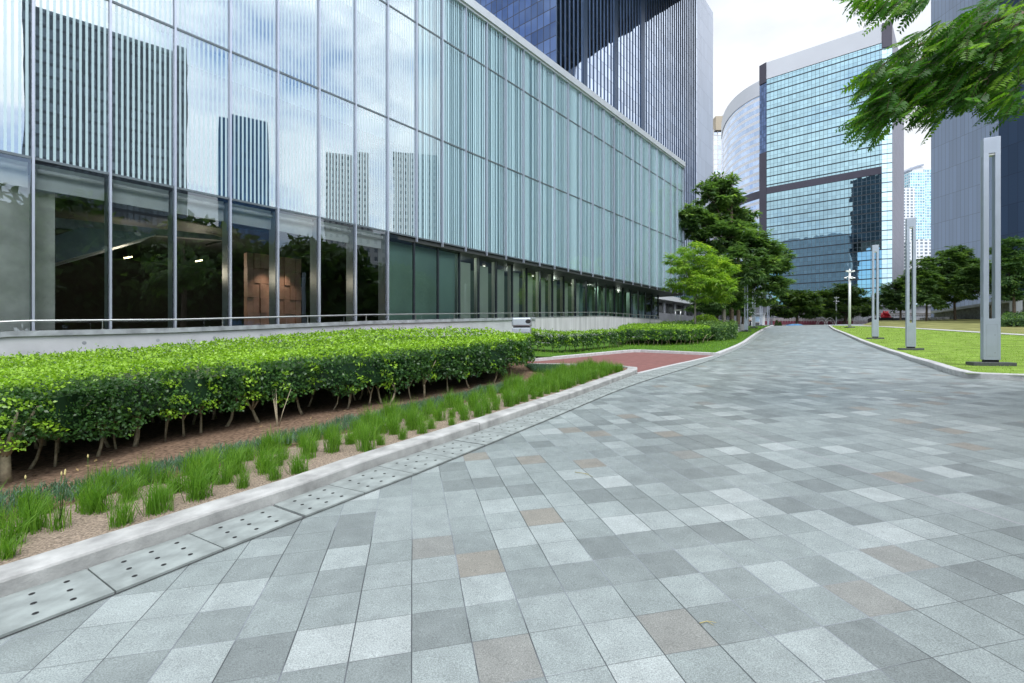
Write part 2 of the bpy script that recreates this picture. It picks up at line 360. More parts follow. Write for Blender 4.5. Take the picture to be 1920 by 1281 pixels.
    mx = nn(t, 'ShaderNodeMixRGB'); L(t, jt, mx.inputs['Fac']); L(t, mm.outputs[0], mx.inputs['Color1']); L(t, jr.outputs[0], mx.inputs['Color2'])
    # the expansion joint with pinkish filler
    pk = M2(t, 'MULTIPLY', M2(t, 'LESS_THAN', M2(t, 'ABSOLUTE', M2(t, 'SUBTRACT', s, 15.0)), 0.024), 0.45)
    m3 = nn(t, 'ShaderNodeMixRGB'); L(t, pk, m3.inputs['Fac']); L(t, mx.outputs[0], m3.inputs['Color1']); m3.inputs['Color2'].default_value = (.42, .38, .43, 1)
    L(t, m3.outputs[0], b.inputs['Base Color'])
    b.inputs['Roughness'].default_value = 0.42; b.inputs['Specular IOR Level'].default_value = 0.7
    hgt = M2(t, 'ADD', M2(t, 'MULTIPLY', jt, -1.0), M2(t, 'MULTIPLY_ADD', n2.outputs['Fac'], 0.12, M2(t, 'MULTIPLY', wn.outputs['Value'], 0.35)))
    bp = nn(t, 'ShaderNodeBump'); bp.inputs['Strength'].default_value = 0.5; bp.inputs['Distance'].default_value = 0.004; L(t, hgt, bp.inputs['Height']); L(t, bp.outputs[0], b.inputs['Normal'])
    return m
paving_mat()
simple('kerb_concrete', (0.37, 0.372, 0.36), 0.85, var=0.30, scale=5, bump=0.35, bscale=60, detail=8)
simple('kerb_granite', (0.50, 0.50, 0.50), 0.8, var=0.15, scale=9, bump=0.2, bscale=90)
simple('soil', (0.165, 0.11, 0.075), 0.95, var=0.6, scale=22, bump=1.0, bscale=38, spec=0.1, detail=8)
simple('gravel', (0.27, 0.215, 0.165), 0.95, var=0.55, scale=60, bump=1.0, bscale=110, spec=0.1, detail=8)
simple('red_paving', (0.20, 0.085, 0.075), 0.9, var=0.16, scale=5, bump=0.2, bscale=80)
simple('slab_stone', (0.245, 0.275, 0.265), 0.7, var=0.25, scale=7, bump=0.15, bscale=160)
simple('hole_dark', (0.012, 0.013, 0.014), 0.9)
simple('channel_dark', (0.05, 0.052, 0.055), 0.9)
simple('lawn', (0.20, 0.30, 0.055), 0.95, var=0.35, scale=1.6, bump=0.6, bscale=45, spec=0.1, detail=10)
simple('dry_lawn', (0.23, 0.235, 0.09), 0.95, var=0.35, scale=0.8, bump=0.5, bscale=30, spec=0.1, detail=10)
simple('turf', (0.07, 0.15, 0.02), 0.95, var=0.35, scale=2.6, bump=0.6, bscale=45, spec=0.1, detail=10)
simple('pale_path', (0.48, 0.48, 0.47), 0.85, var=0.1)
simple('wall_concrete', (0.47, 0.48, 0.50), 0.85, var=0.13, scale=1.7, bump=0.25, bscale=25, detail=9)
simple('coping', (0.30, 0.32, 0.34), 0.8, var=0.35, scale=3.5, bump=0.2, bscale=30, detail=9)
simple('steel', (0.55, 0.56, 0.55), 0.35, metal=0.9, var=0.06)
simple('lamp_metal', (0.43, 0.48, 0.56), 0.42, metal=0.35, var=0.05)
simple('lamp_inner', (0.30, 0.33, 0.37), 0.5, metal=0.3)
simple('plinth_stone', (0.085, 0.09, 0.095), 0.6, var=0.2, scale=30)
simple('black_gap', (0.01, 0.01, 0.012), 0.6)
simple('lens', (0.75, 0.75, 0.70), 0.3)
simple('white_paint', (0.78, 0.80, 0.80), 0.45, var=0.04)
simple('granite_block', (0.42, 0.42, 0.43), 0.75, var=0.15, scale=20)
simple('bark', (0.115, 0.085, 0.060), 0.95, var=0.35, scale=6, bump=0.8, bscale=30, detail=8)
simple('pale_bark', (0.22, 0.20, 0.17), 0.95, var=0.3, scale=6, bump=0.6, bscale=30, detail=8)
simple('stem_bark', (0.33, 0.28, 0.19), 0.95, var=0.3, scale=30, bump=0.6, bscale=90)
simple('mullion', (0.50, 0.54, 0.63), 0.35, metal=0.55, var=0.04)
simple('mullion_dark', (0.045, 0.055, 0.065), 0.4, metal=0.4)
simple('transom', (0.14, 0.17, 0.19), 0.45, metal=0.4)
simple('cap_metal', (0.62, 0.66, 0.70), 0.4, metal=0.3, var=0.04)
simple('fin_glass', (0.55, 0.66, 0.66), 0.25, var=0.05)
simple('blind', (0.80, 0.85, 0.83), 0.6, var=0.06)
simple('col_concrete', (0.82, 0.84, 0.78), 0.9, var=0.22, scale=2.2, bump=0.15, detail=10)
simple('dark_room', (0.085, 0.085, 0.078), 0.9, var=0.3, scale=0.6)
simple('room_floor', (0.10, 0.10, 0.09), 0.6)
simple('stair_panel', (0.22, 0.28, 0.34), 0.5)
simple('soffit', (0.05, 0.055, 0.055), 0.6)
simple('timber', (0.42, 0.25, 0.19), 0.6, var=0.28, scale=1.4)
simple('teal_plinth', (0.12, 0.17, 0.15), 0.5)
simple('hill_green', (0.06, 0.10, 0.075), 0.95, var=0.5, scale=0.02, detail=10)  # the hill's own mottled dark green, no distance fade in it
simple('maroon', (0.36, 0.10, 0.14), 0.7, var=0.1)
simple('pinkwhite', (0.62, 0.55, 0.55), 0.7)
simple('grey_panel', (0.40, 0.41, 0.43), 0.7, var=0.2, scale=0.6)
simple('black_wall', (0.022, 0.023, 0.027), 0.5)
simple('red_paint', (0.62, 0.015, 0.03), 0.3, var=0.1)
simple('blue_tarp', (0.10, 0.32, 0.62), 0.6, var=0.3)
simple('sign_blue', (0.45, 0.62, 0.78), 0.5)
simple('skin', (0.45, 0.27, 0.19), 0.6); simple('hair', (0.02, 0.017, 0.015), 0.6)
simple('shirt', (0.62, 0.66, 0.72), 0.8); simple('trousers', (0.02, 0.022, 0.035), 0.85)
simple('bin_metal', (0.42, 0.46, 0.50), 0.42, metal=0.6, var=0.08)
simple('tower_white', (0.66, 0.68, 0.72), 0.55, var=0.03, scale=0.1)
simple('tower_dark', (0.06, 0.055, 0.08), 0.4, var=0.1, scale=0.2)
simple('beige', (0.42, 0.36, 0.27), 0.8, var=0.1)
simple('bud', (0.62, 0.52, 0.22), 0.7)
simple('dry_twig', (0.42, 0.36, 0.16), 0.8)
simple('fallen_leaf', (0.42, 0.30, 0.13), 0.8, var=0.4, scale=20)
leaf_mat('hedge_leaf', (0.020, 0.056, 0.024), (0.060, 0.15, 0.028), (0.30, 0.50, 0.035), 0.28, 0.35, 0.4)
leaf_mat('shrub_leaf', (0.035, 0.08, 0.03), (0.085, 0.17, 0.06), (0.22, 0.34, 0.09), 0.3)
leaf_mat('grass_blade', (0.05, 0.125, 0.015), (0.12, 0.26, 0.028), (0.28, 0.44, 0.06), 0.42)
leaf_mat('lawn_blade', (0.15, 0.24, 0.03), (0.28, 0.42, 0.07), (0.42, 0.54, 0.14), 0.35)
leaf_mat('cover_leaf', (0.03, 0.075, 0.045), (0.075, 0.15, 0.095), (0.17, 0.27, 0.18), 0.25)
leaf_mat('tree_leaf', (0.05, 0.095, 0.042), (0.11, 0.195, 0.07), (0.27, 0.39, 0.10), 0.42)
leaf_mat('light_leaf', (0.08, 0.16, 0.03), (0.20, 0.34, 0.05), (0.44, 0.56, 0.07), 0.42)
leaf_mat('ficus_leaf', (0.03, 0.07, 0.024), (0.085, 0.155, 0.04), (0.27, 0.37, 0.08), 0.35)
leaf_mat('frond_leaf', (0.02, 0.075, 0.014), (0.06, 0.17, 0.02), (0.24, 0.42, 0.04), 0.45)
def board_wall():                               # board-marked wall: vertical streaks
    m = simple('streaked_concrete', (0.50, 0.50, 0.51), 0.85, var=0.2, scale=2.0, bump=0.2, bscale=25, detail=9)
    t = m.node_tree; n = [x for x in t.nodes if x.type == 'TEX_NOISE'][0]; mp = nn(t, 'ShaderNodeMapping'); mp.inputs['Scale'].default_value = (2.2, 2.2, 0.18)
    c = [x for x in t.nodes if x.type == 'TEX_COORD'][0]; L(t, c.outputs['Object'], mp.inputs[0]); L(t, mp.outputs[0], n.inputs['Vector'])
board_wall()
# ------------------------------------------------------------------ ground
def ground():
    xs = sorted(set([-4000, -1500, -500, -200, -90] + list(range(-40, 76, 5)) + [90, 200, 500, 1500, 4000]))
    ys = sorted(set([-3000, -1000, -300, -100, -60] + list(range(-35, 76, 4)) + [90, 200, 500, 1500, 6000]))
    mb = MB(); n = len(xs)
    for y in ys:
        for x in xs: mb.v.append((x, y, float(G(x, y))-0.05))
    for j in range(len(ys)-1):
        for i in range(n-1): mb.f.append((j*n+i, j*n+i+1, (j+1)*n+i+1, (j+1)*n+i)); mb.m.append(0); mb.uv.append(None); mb.sm.append(True)
    mb.build('ground', MAT['asphalt'])['kind'] = 'structure'
ground()
sheet('paving', [(-24, -12), (72, -12), (72, 72), (-24, 72)], 2.0, lambda x, y: G(x, y)+0.004, MAT['paving'])
K1 = [hit(*p) for p in [(0, 1130), (173, 1068), (315, 1020), (433, 977), (530, 945), (610, 915), (685, 885), (840, 832), (1000, 775), (1080, 746), (1155, 717), (1195, 702)]]
K1 = [(K1[0][0]-1.6, K1[0][1]-2.1)] + K1
K1 = smooth_line(K1, 1)
E1 = [hit(1195, 697), hit(1150, 692), hit(1045, 689), (-0.3, 15.7)]
KR = [(-0.6, 17.8), hit(1001, 679), hit(1192, 661), hit(1345, 668)]
K2 = smooth_line([hit(*p) for p in [(1348, 669), (1372, 658), (1395, 646), (1412, 633), (1427, 622), (1440, 615), (1451, 611)]], 1)
K3 = [hit(*p) for p in [(1816, 710), (1805, 708), (1780, 702), (1758, 694), (1706, 677), (1685, 668), (1660, 660), (1613, 642), (1585, 629), (1564, 620), (1559, 617), (1553, 612)]]
K3 = [(34, K3[0][1]-1.5), hit(1920, 714.5)] + K3
def wl(y, off=0.9): return (-X0+1.3067*off+DS*y, y)
WT = 0.27
def kerb(name, line, w, h, mat, side=1, fn=G, gaps=()):
    """rounded kerb; side=+1 puts its width to the left of the line's direction"""
    line = resample(line, 0.35); mb = MB(); prof = [(0, -0.12), (0, h-0.02), (0.008, h-0.006), (0.025, h), (w-0.02, h), (w-0.004, h-0.006), (w, h-0.02), (w, -0.12)]
    rows = []
    for d, z in prof: rows.append([(p[0], p[1], float(fn(*q))+z) for p, q in zip(offset_line(line, d*side), line)])
    cuts = [0] + [c for c in gaps if c < len(line)-1] + [len(line)-1]
    for a, b in zip(cuts, cuts[1:]):
        rng = list(range(a, b+1)); R = [[Vector(r[i]) for i in rng] for r in rows]
        if b != cuts[-1]:
            for r in R: r[-1] = r[-1].lerp(r[-2], 0.05)
        for i in range(len(rng)-1):
            for k in range(len(prof)-1):
                q = [R[k][i], R[k][i+1], R[k+1][i+1], R[k+1][i]]; mb.face(q if side > 0 else q[::-1], smooth=False)
        mb.face([r[0] for r in R]); mb.face([r[-1] for r in reversed(R)])
    o = mb.build(name, mat); o['kind'] = 'structure'; return o
kerb('kerb', K1 + [E1[0]], WT, 0.13, MAT['kerb_concrete'], 1, gaps=(21, 45))
kerb('kerb', E1, 0.12, 0.13, MAT['kerb_concrete'], 1)
kerb('kerb', KR, 0.14, 0.13, MAT['kerb_granite'], 1)
kerb('kerb', K2, 0.20, 0.13, MAT['kerb_granite'], 1)
kerb('kerb', K3, 0.22, 0.14, MAT['kerb_granite'], -1)
flat = [hit(1197, 702), hit(1250, 689), hit(1300, 678), hit(1345, 668)]
sheet('kerb_edging', flat + offset_line(flat, 0.12)[::-1], 0.5, lambda x, y: G(x, y)+0.022, MAT['kerb_granite'])
K1i = offset_line(K1, WT-0.03)
BED1 = K1i + [E1[0], E1[1], E1[2], E1[3], (-0.6, 17.8), wl(23), wl(6), (-16, 0.4)]
sheet('planting_bed', BED1, 0.5, GM, MAT['soil'])
BED2 = KR + K2 + [(K2[-1][0]-1, 66), (24, 66), wl(46), wl(23)]
sheet('planting_bed', BED2, 0.6, lambda x, y: GM(x, y)-0.01, MAT['turf'])
sheet('red_path', [hit(1195, 702), hit(1250, 688), hit(1345, 667), hit(1192, 660), hit(1001, 678), (-0.6, 17.8), (-0.3, 15.7), hit(1045, 689), hit(1150, 692)], 0.7, lambda x, y: G(x, y)+0.014, MAT['red_paving'])
gi = offset_line(K1, 1.32)
sheet('gravel_strip', K1i[:-2] + gi[:-2][::-1], 0.4, lambda x, y: GM(x, y)+0.012, MAT['gravel'])
TL = [hit(u, v, GL) for u, v in [(1556, 610.5), (1600, 611), (1649, 613.2), (1740, 618.5), (1838, 624.8), (1925, 630)]]
LAWN = K3[::-1] + [(40, 0), (72, 0), (72, TL[-1][1])] + TL[::-1]
sheet('lawn', LAWN, 1.0, GL, MAT['lawn'])
def GH(x, y): return GL(x, y) + 0.30*ss(38, 66, y)*ss(38, 50, x)
sheet('lawn_path', TL + offset_line(TL, 0.9)[::-1], 1.0, lambda x, y: GL(x, y)+0.03, MAT['pale_path'])
TLo = offset_line(TL, 0.8)
sheet('dry_lawn', TLo[1:] + [(120, TL[-1][1]), (120, 76), (59, 76)], 2.5, GH, MAT['dry_lawn'])
# ------------------------------------------------------------------ drain slabs
def drains():
    px = [(30, 1193), (222, 1115), (375, 1053), (492, 1005), (592, 965), (640, 945), (740, 908), (860, 859), (960, 817), (1045, 782), (1110, 754), (1155, 735), (1205, 717), (1250, 703), (1300, 688), (1352, 670.5), (1390, 652), (1420, 634), (1436, 622)]
    outer = [hit(*p) for p in px]; outer = [(outer[0][0]-1.3, outer[0][1]-1.6)] + outer
    outer = smooth_line(outer, 2)
    inner = K1 + flat + K2
    oo = resample(outer, 0.62)
    def near(p):
        best = None
        for a, b in zip(inner, inner[1:]):
            ax, ay = b[0]-a[0], b[1]-a[1]; t = max(0, min(1, ((p[0]-a[0])*ax+(p[1]-a[1])*ay)/(ax*ax+ay*ay+1e-9))); q = (a[0]+ax*t, a[1]+ay*t)
            d = math.dist(p, q)
            if best is None or d < best[0]: best = (d, q)
        return best[1]
    ii = [near(p) for p in oo]
    poly = oo + ii[::-1]
    sheet('drain_channel', poly, 0.5, lambda x, y: G(x, y)+0.009, MAT['channel_dark'])
    for i in range(len(oo)-1):
        a, b, c, d = [Vector((p[0], p[1], 0)) for p in (oo[i], oo[i+1], ii[i+1], ii[i])]
        cen = (a+b+c+d)/4; gap = 0.03 if i % 4 == 2 else 0.010
        def P(s, r):
            return a.lerp(b, s).lerp(d.lerp(c, s), r)
        ln = (b-a).length; s0 = gap/ln
        mb = MB(); z = lambda p, h: (p.x, p.y, float(G(p.x, p.y))+h)
        C = [P(s0, 0.015), P(1, 0.015), P(1, 0.985), P(s0, 0.985)]
        T = [Vector(z(p, 0.024)) for p in C]; B = [Vector(z(p, 0.0)) for p in C]
        mb.face(T)
        for k in range(4): mb.face([B[k], B[(k+1) % 4], T[(k+1) % 4], T[k]])
        w2 = (d-a).length
        if oo[i][1] < 13.2:
            for jx in range(3):
                for jy in range(3):
                    q = P(0.25+0.26*jx+0.03*(jy-1), 0.22+0.28*jy); mb.face([z(q+Vector((math.cos(t)*0.0155, math.sin(t)*0.0155, 0)), 0.0262) for t in [k*math.pi/5 for k in range(10)]], 1)
        o = mb.build('drain_slab', [MAT['slab_stone'], MAT['hole_dark']])
        zc = float(G(cen.x, cen.y)); o.data.transform(Matrix.Translation((-cen.x, -cen.y, -zc))); o.location = (cen.x, cen.y, zc)
        hol = oo[i][1] < 13.2
        tag(o, 'pale stone drain slab with nine round drain holes laid along the concrete kerb' if hol else 'plain pale stone channel slab laid along the kerb past the red path', 'drain slab', 'drain slabs with holes beside the kerb' if hol else 'plain channel slabs along the far kerb')
drains()
# ------------------------------------------------------------------ glass facade building
def glass_mat(name, tint, base, frit=None, pitch=0.125, duty=0.45, fritmix=1.0, wav=0.0010, irregular=False):
    m, t, o = new_mat(name)
    tr = nn(t, 'ShaderNodeBsdfTransparent'); tr.inputs[0].default_value = (*tint, 1)
    gl = nn(t, 'ShaderNodeBsdfGlossy'); gl.inputs['Roughness'].default_value = 0.0; gl.inputs['Color'].default_value = (.90, .97, 1.0, 1)
    uv = nn(t, 'ShaderNodeUVMap'); geo = nn(t, 'ShaderNodeNewGeometry')
    nz = nn(t, 'ShaderNodeTexNoise'); nz.inputs['Scale'].default_value = 0.45; nz.inputs['Detail'].default_value = 2; L(t, uv.outputs[0], nz.inputs['Vector'])
    v1 = nn(t, 'ShaderNodeVectorMath', operation='SUBTRACT'); L(t, nz.outputs['Color'], v1.inputs[0]); v1.inputs[1].default_value = (.5, .5, .5)
    v2 = nn(t, 'ShaderNodeVectorMath', operation='SCALE'); L(t, v1.outputs[0], v2.inputs[0]); v2.inputs['Scale'].default_value = wav*6
    sp0 = nn(t, 'ShaderNodeSeparateXYZ'); L(t, uv.outputs[0], sp0.inputs[0]); cb0 = nn(t, 'ShaderNodeCombineXYZ')
    L(t, M2(t, 'FLOOR', M2(t, 'DIVIDE', M2(t, 'SUBTRACT', sp0.outputs['X'], 15.76), 1.5014)), cb0.inputs[0]); L(t, M2(t, 'FLOOR', M2(t, 'DIVIDE', M2(t, 'SUBTRACT', sp0.outputs['Y'], 6.18), 4.74)), cb0.inputs[1])
    wp = nn(t, 'ShaderNodeTexWhiteNoise'); L(t, cb0.outputs[0], wp.inputs['Vector']); wq = nn(t, 'ShaderNodeVectorMath', operation='SUBTRACT'); L(t, wp.outputs['Color'], wq.inputs[0]); wq.inputs[1].default_value = (.5, .5, .5)
    ws = nn(t, 'ShaderNodeVectorMath', operation='SCALE'); L(t, wq.outputs[0], ws.inputs[0]); ws.inputs['Scale'].default_value = 0.012
    v25 = nn(t, 'ShaderNodeVectorMath', operation='ADD'); L(t, v2.outputs[0], v25.inputs[0]); L(t, ws.outputs[0], v25.inputs[1])
    v3 = nn(t, 'ShaderNodeVectorMath', operation='ADD'); L(t, geo.outputs['Normal'], v3.inputs[0]); L(t, v25.outputs[0], v3.inputs[1]); v4 = nn(t, 'ShaderNodeVectorMath', operation='NORMALIZE'); L(t, v3.outputs[0], v4.inputs[0])
    L(t, v4.outputs[0], gl.inputs['Normal'])
    fr = nn(t, 'ShaderNodeFresnel'); fr.inputs['IOR'].default_value = 1.5
    fac = M2(t, 'MULTIPLY_ADD', fr.outputs[0], 1-base, base)
    mx = nn(t, 'ShaderNodeMixShader'); L(t, fac, mx.inputs[0]); L(t, tr.outputs[0], mx.inputs[1]); L(t, gl.outputs[0], mx.inputs[2])
    last = mx
    if frit:
        sp = nn(t, 'ShaderNodeSeparateXYZ'); L(t, uv.outputs[0], sp.inputs[0])
        k = M2(t, 'DIVIDE', sp.outputs['X'], pitch)
        d = duty
        if irregular:
            wn = nn(t, 'ShaderNodeTexWhiteNoise', noise_dimensions='1D'); L(t, M2(t, 'FLOOR', k), wn.inputs['W']); d = M2(t, 'MULTIPLY_ADD', wn.outputs['Value'], 0.5, duty-0.25)
        st = M2(t, 'LESS_THAN', M2(t, 'FRACT', k), d)
        df = nn(t, 'ShaderNodeBsdfPrincipled'); df.inputs['Base Color'].default_value = (*frit, 1); df.inputs['Roughness'].default_value = 0.12; df.inputs['Specular IOR Level'].default_value = 0.9
        m2 = nn(t, 'ShaderNodeMixShader'); L(t, M2(t, 'MULTIPLY', st, fritmix), m2.inputs[0]); L(t, mx.outputs[0], m2.inputs[1]); L(t, df.outputs[0], m2.inputs[2]); last = m2
    L(t, last.outputs[0], o.inputs[0]); return m
glass_mat('frit_glass', (.70, .86, .86), 0.44, (.50, .66, .70), 0.125, 0.44, 0.88)
glass_mat('curtain_glass', (.95, .99, 1.0), 0.15, (.60, .84, .92), 0.13, 0.46, 0.85, irregular=True)
glass_mat('clear_glass', (.95, .985, .97), 0.11)
glass_mat('green_glass', (.86, .95, .90), 0.09)
def curtain_mat():
    m, t, o = new_mat('curtain'); b = nn(t, 'ShaderNodeBsdfPrincipled'); L(t, b.outputs[0], o.inputs[0]); b.inputs['Roughness'].default_value = .9
    uv = nn(t, 'ShaderNodeUVMap'); mp = nn(t, 'ShaderNodeMapping'); mp.inputs['Scale'].default_value = (5.5, 0.03, 1); L(t, uv.outputs[0], mp.inputs[0])
    n = nn(t, 'ShaderNodeTexNoise'); n.inputs['Scale'].default_value = 1.0; n.inputs['Detail'].default_value = 5; L(t, mp.outputs[0], n.inputs['Vector'])
    r = nn(t, 'ShaderNodeValToRGB'); e = r.color_ramp.elements; e[0].position = .38; e[1].position = .62; e[0].color = (.26, .53, .64, 1); e[1].color = (.68, .91, .97, 1)  # flat sheet: light and shade of the folds put into its colour
    L(t, n.outputs['Fac'], r.inputs[0]); L(t, r.outputs[0], b.inputs['Base Color'])
curtain_mat()
simple('pale_curtain', (.84, .88, .76), .9, var=.05, scale=1.0)
simple('green_back', (.40, .58, .52), .8, var=.1, scale=.5)
simple('dark_green_back', (.11, .17, .12), .8, var=.3, scale=.5)
ZL = [6.18, 10.92, 15.63, 18.05]
def SK(k): return 15.76 + 1.5014*k
K0, K9 = -6, 29
FA = math.atan2(DIR.y, DIR.x)
def fwall(mb, s0, s1, z0, z1, off, mi=0):
    a, b = FP(s0, off), FP(s1, off); mb.face([(a.x, a.y, z0), (b.x, b.y, z0), (b.x, b.y, z1), (a.x, a.y, z1)], mi, [(s0, z0), (s1, z0), (s1, z1), (s0, z1)])
def fbox(mb, s0, s1, o0, o1, z0, z1, mi=0):
    c = FP((s0+s1)/2, (o0+o1)/2); mb.box((c.x, c.y, (z0+z1)/2), (abs(s1-s0), abs(o1-o0), z1-z0), FA, mi)
def podium():
    base = FP(SK(0), 0, 1.0)
    R = thing('glass_building', base, 'long low building with striped glass curtain wall above a clear glass ground floor', 'building')
    def part(mb, name, mat, p=R, **kw): return mb.build(name, mat, p, world=True, **kw)
    def rec(k): return 0.0 if k <= 7 else (1.3*(k-7)/10 if k < 17 else 1.3+0.5*(k-17)/11)
    for k in range(K0, K9):
        for r in range(3):
            mb = MB(); fwall(mb, SK(k)+.03, SK(k+1)-.03, ZL[r]+.03, ZL[r+1]-.02, 0)
            part(mb, 'glass_panel', MAT['frit_glass'] if k < 8 else MAT['curtain_glass'])
        if k < 7:
            mb = MB(); fwall(mb, SK(k)+.03, SK(k+1)-.03, 0.6, ZL[0]-.03, 0); gw = part(mb, 'ground_window', MAT['clear_glass'])
            mb = MB(); a, b = FP(SK(k)+.1, -.22, 5.93), FP(SK(k+1)-.1, -.22, 5.93); mb.tube([a, b], .07, 10); part(mb, 'roller_blind', MAT['blind'], gw)
            mb = MB(); fbox(mb, SK(k)+.06, SK(k+1)-.06, -.42, -.36, 5.50, 6.14); part(mb, 'blind_box', MAT['blind'], gw)
        elif k < 28:
            mb = MB(); a, b = FP(SK(k)+.02, -rec(k)), FP(SK(k+1)-.02, -rec(k+1))
            mb.face([(a.x, a.y, .8), (b.x, b.y, .8), (b.x, b.y, 6.1), (a.x, a.y, 6.1)], 0, [(SK(k), .8), (SK(k+1), .8), (SK(k+1), 6.1), (SK(k), 6.1)]); rw = part(mb, 'recessed_window', MAT['green_glass'])
            mb = MB(); mb.box((b.x, b.y, 3.45), (.05, .14, 5.3), FA); part(mb, 'window_frame', MAT['mullion_dark'], rw)
    for k in range(K0, K9+1):
        z0 = 0.8 if k <= 7 else 5.98
        mb = MB(); fbox(mb, SK(k)-.024, SK(k)+.024, .0, .10, z0, 18.0); fbox(mb, SK(k)-.036, SK(k)+.036, -.09, -.005, z0+.2, 18.0, 1)
        part(mb, 'mullion', [MAT['mullion'], MAT['mullion_dark']])
        if k <= 7:
            mb = MB(); fbox(mb, SK(k)-.012, SK(k)+.012, -.62, -.12, 0.8, 6.1); part(mb, 'glass_fin', MAT['fin_glass'])
    for z in ZL[:3]:
        mb = MB(); fbox(mb, SK(K0), SK(K9), -.05, .022, z-.035, z+.03); part(mb, 'transom', MAT['transom'])
    mb = MB(); fbox(mb, SK(K0)-.3, SK(K9)+.12, -.9, .19, 17.98, 18.40); fbox(mb, SK(K0)-.3, SK(K9)+.13, -.9, .11, 17.86, 17.98); part(mb, 'parapet_cap', MAT['cap_metal'])
    # end wall, roof, back
    mb = MB(); fbox(mb, SK(K9)-.1, SK(K9)+.06, -15, -.1, 5.9, 17.98); part(mb, 'end_wall', MAT['cap_metal'])
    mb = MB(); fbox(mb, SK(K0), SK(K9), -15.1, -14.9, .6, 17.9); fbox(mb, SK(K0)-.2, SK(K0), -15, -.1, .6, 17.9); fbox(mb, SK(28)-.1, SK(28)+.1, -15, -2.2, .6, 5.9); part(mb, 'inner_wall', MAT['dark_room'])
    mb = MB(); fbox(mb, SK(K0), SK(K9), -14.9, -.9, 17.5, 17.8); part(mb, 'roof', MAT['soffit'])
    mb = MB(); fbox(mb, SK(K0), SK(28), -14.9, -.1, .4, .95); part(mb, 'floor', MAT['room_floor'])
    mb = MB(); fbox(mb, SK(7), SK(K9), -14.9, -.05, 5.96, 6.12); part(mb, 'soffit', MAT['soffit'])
    mb = MB()
    for z in (10.6, 15.3): fbox(mb, SK(K0), SK(7.9), -14.9, -.9, z, z+.35)
    fbox(mb, SK(K0), SK(6.8), -14.9, -2.8, 5.9, 6.5)
    part(mb, 'floor_slab', MAT['soffit'])
    mb = MB()
    for z in (10.15, 14.9): fbox(mb, SK(K0), SK(8), -.34, -.28, z, z+.62)
    part(mb, 'blind_box', MAT['blind'])
    mb = MB(); fwall(mb, SK(8)-.2, SK(K9), 6.2, 17.8, -.22); part(mb, 'curtain', MAT['curtain'])
    # inside the tall hall on the left: concrete wall, stair, timber wall, lamps
    mb = MB(); s1 = (FU(103, 500, -1.0).y)*1.3067 - 0.0
    pR = FU(103, 500, -.66); pL = FP(SK(-6), -.66)
    a = Vector((pL.x, pL.y, 0)); b = Vector((pR.x, pR.y, 0)); n = -NRM*0.5
    for q in [(a, b), (b, b+n), (b+n, a+n), (a+n, a)]: mb.quadwall(q[0], q[1], .9, 5.9)
    part(mb, 'column', MAT['col_concrete'])
    mb = MB(); mb.slab([FU(104, 442, -3.2), FU(152, 426, -3.2), FU(292, 440, -3.2), FU(104, 493, -3.2)], -NRM*2.0); part(mb, 'stair_flight', MAT['stair_panel'])
    mb = MB(); mb.slab([FU(104, 408, -3.6), FU(400, 440, -3.6), FU(440, 452, -3.6), FU(104, 428, -3.6)], -NRM*.3); part(mb, 'stair_landing', MAT['coping'])
    mb = MB(); mb.slab([FU(342, 372, -4), FU(440, 392, -4), FU(440, 430, -4), FU(372, 420, -4), FU(342, 400, -4)], -NRM*3); part(mb, 'stair_soffit', MAT['stair_panel'])
    mb = MB(); mb.tube([FU(104, 494, -3.15), FU(292, 441, -3.15)], .02, 6); mb.tube([FU(342, 401, -3.9), FU(372, 421, -3.9), FU(440, 431, -3.9)], .02, 6)
    part(mb, 'stair_edge', MAT['white_paint'])
    mb = MB(); p0, p1 = FU(460, 500, -4.5), FU(560, 500, -4.5); z1 = 4.6
    nb = 9
    for i in range(nb):
        for j in range(7):
            q = Vector(p0).lerp(p1, (i+.5)/nb); d = random.uniform(0, .14); q = q+NRM*d/2
            mb.box((q.x, q.y, .95+(j+.5)*.62), ((p1-p0).length/nb-.01, .3+d, .61), FA)
    tw = part(mb, 'timber_wall', MAT['timber'])
    for (u, v) in ((240, 484), (373, 490)):
        m = MAT.get('lit_tube') or emit('lit_tube', (1.0, .82, .45), 6)
        mb = MB(); p = FU(u, v, -6); mb.tube([p-DIR*.12-Vector((0, 0, .02)), p+DIR*.12+Vector((0, 0, .06))], .022, 8); part(mb, 'ceiling_lamp', m)
        l = bpy.data.lights.new('ceiling_lamp_light', 'POINT'); l.energy = 34; l.color = (1, .88, .68); l.shadow_soft_size = .3; lo = bpy.data.objects.new('ceiling_lamp_light', l); COL.objects.link(lo); lo.location = p+Vector((0, 0, -.25))
    for t in (.28, .62):
        l = bpy.data.lights.new('wall_washer', 'SPOT'); l.energy = 26; l.color = (1, .8, .6); l.spot_size = math.radians(75); l.spot_blend = 1; l.shadow_soft_size = .05
        lo = bpy.data.objects.new('wall_washer', l); COL.objects.link(lo); p = Vector(p0).lerp(p1, t) + NRM*.8; lo.location = (p.x, p.y, 4.9); lo.rotation_euler = (Vector((0, 0, 1))+NRM*.32).to_track_quat('Z', 'Y').to_euler()
    mb = MB()
    for off in (-5.0, -6.2): mb.tube([FU(385, 460, off), FU(560, 415, off)], .05, 6)
    part(mb, 'lighting_track', MAT['black_gap'])
    # behind the recessed glazing: green wall, pale curtain leaves, then dark
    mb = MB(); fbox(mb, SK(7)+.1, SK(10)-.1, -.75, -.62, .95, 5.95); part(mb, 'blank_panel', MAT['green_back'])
    mb = MB(); fbox(mb, SK(10), SK(28), -4.2, -4.0, .95, 5.95); part(mb, 'rear_partition', MAT['dark_green_back'])
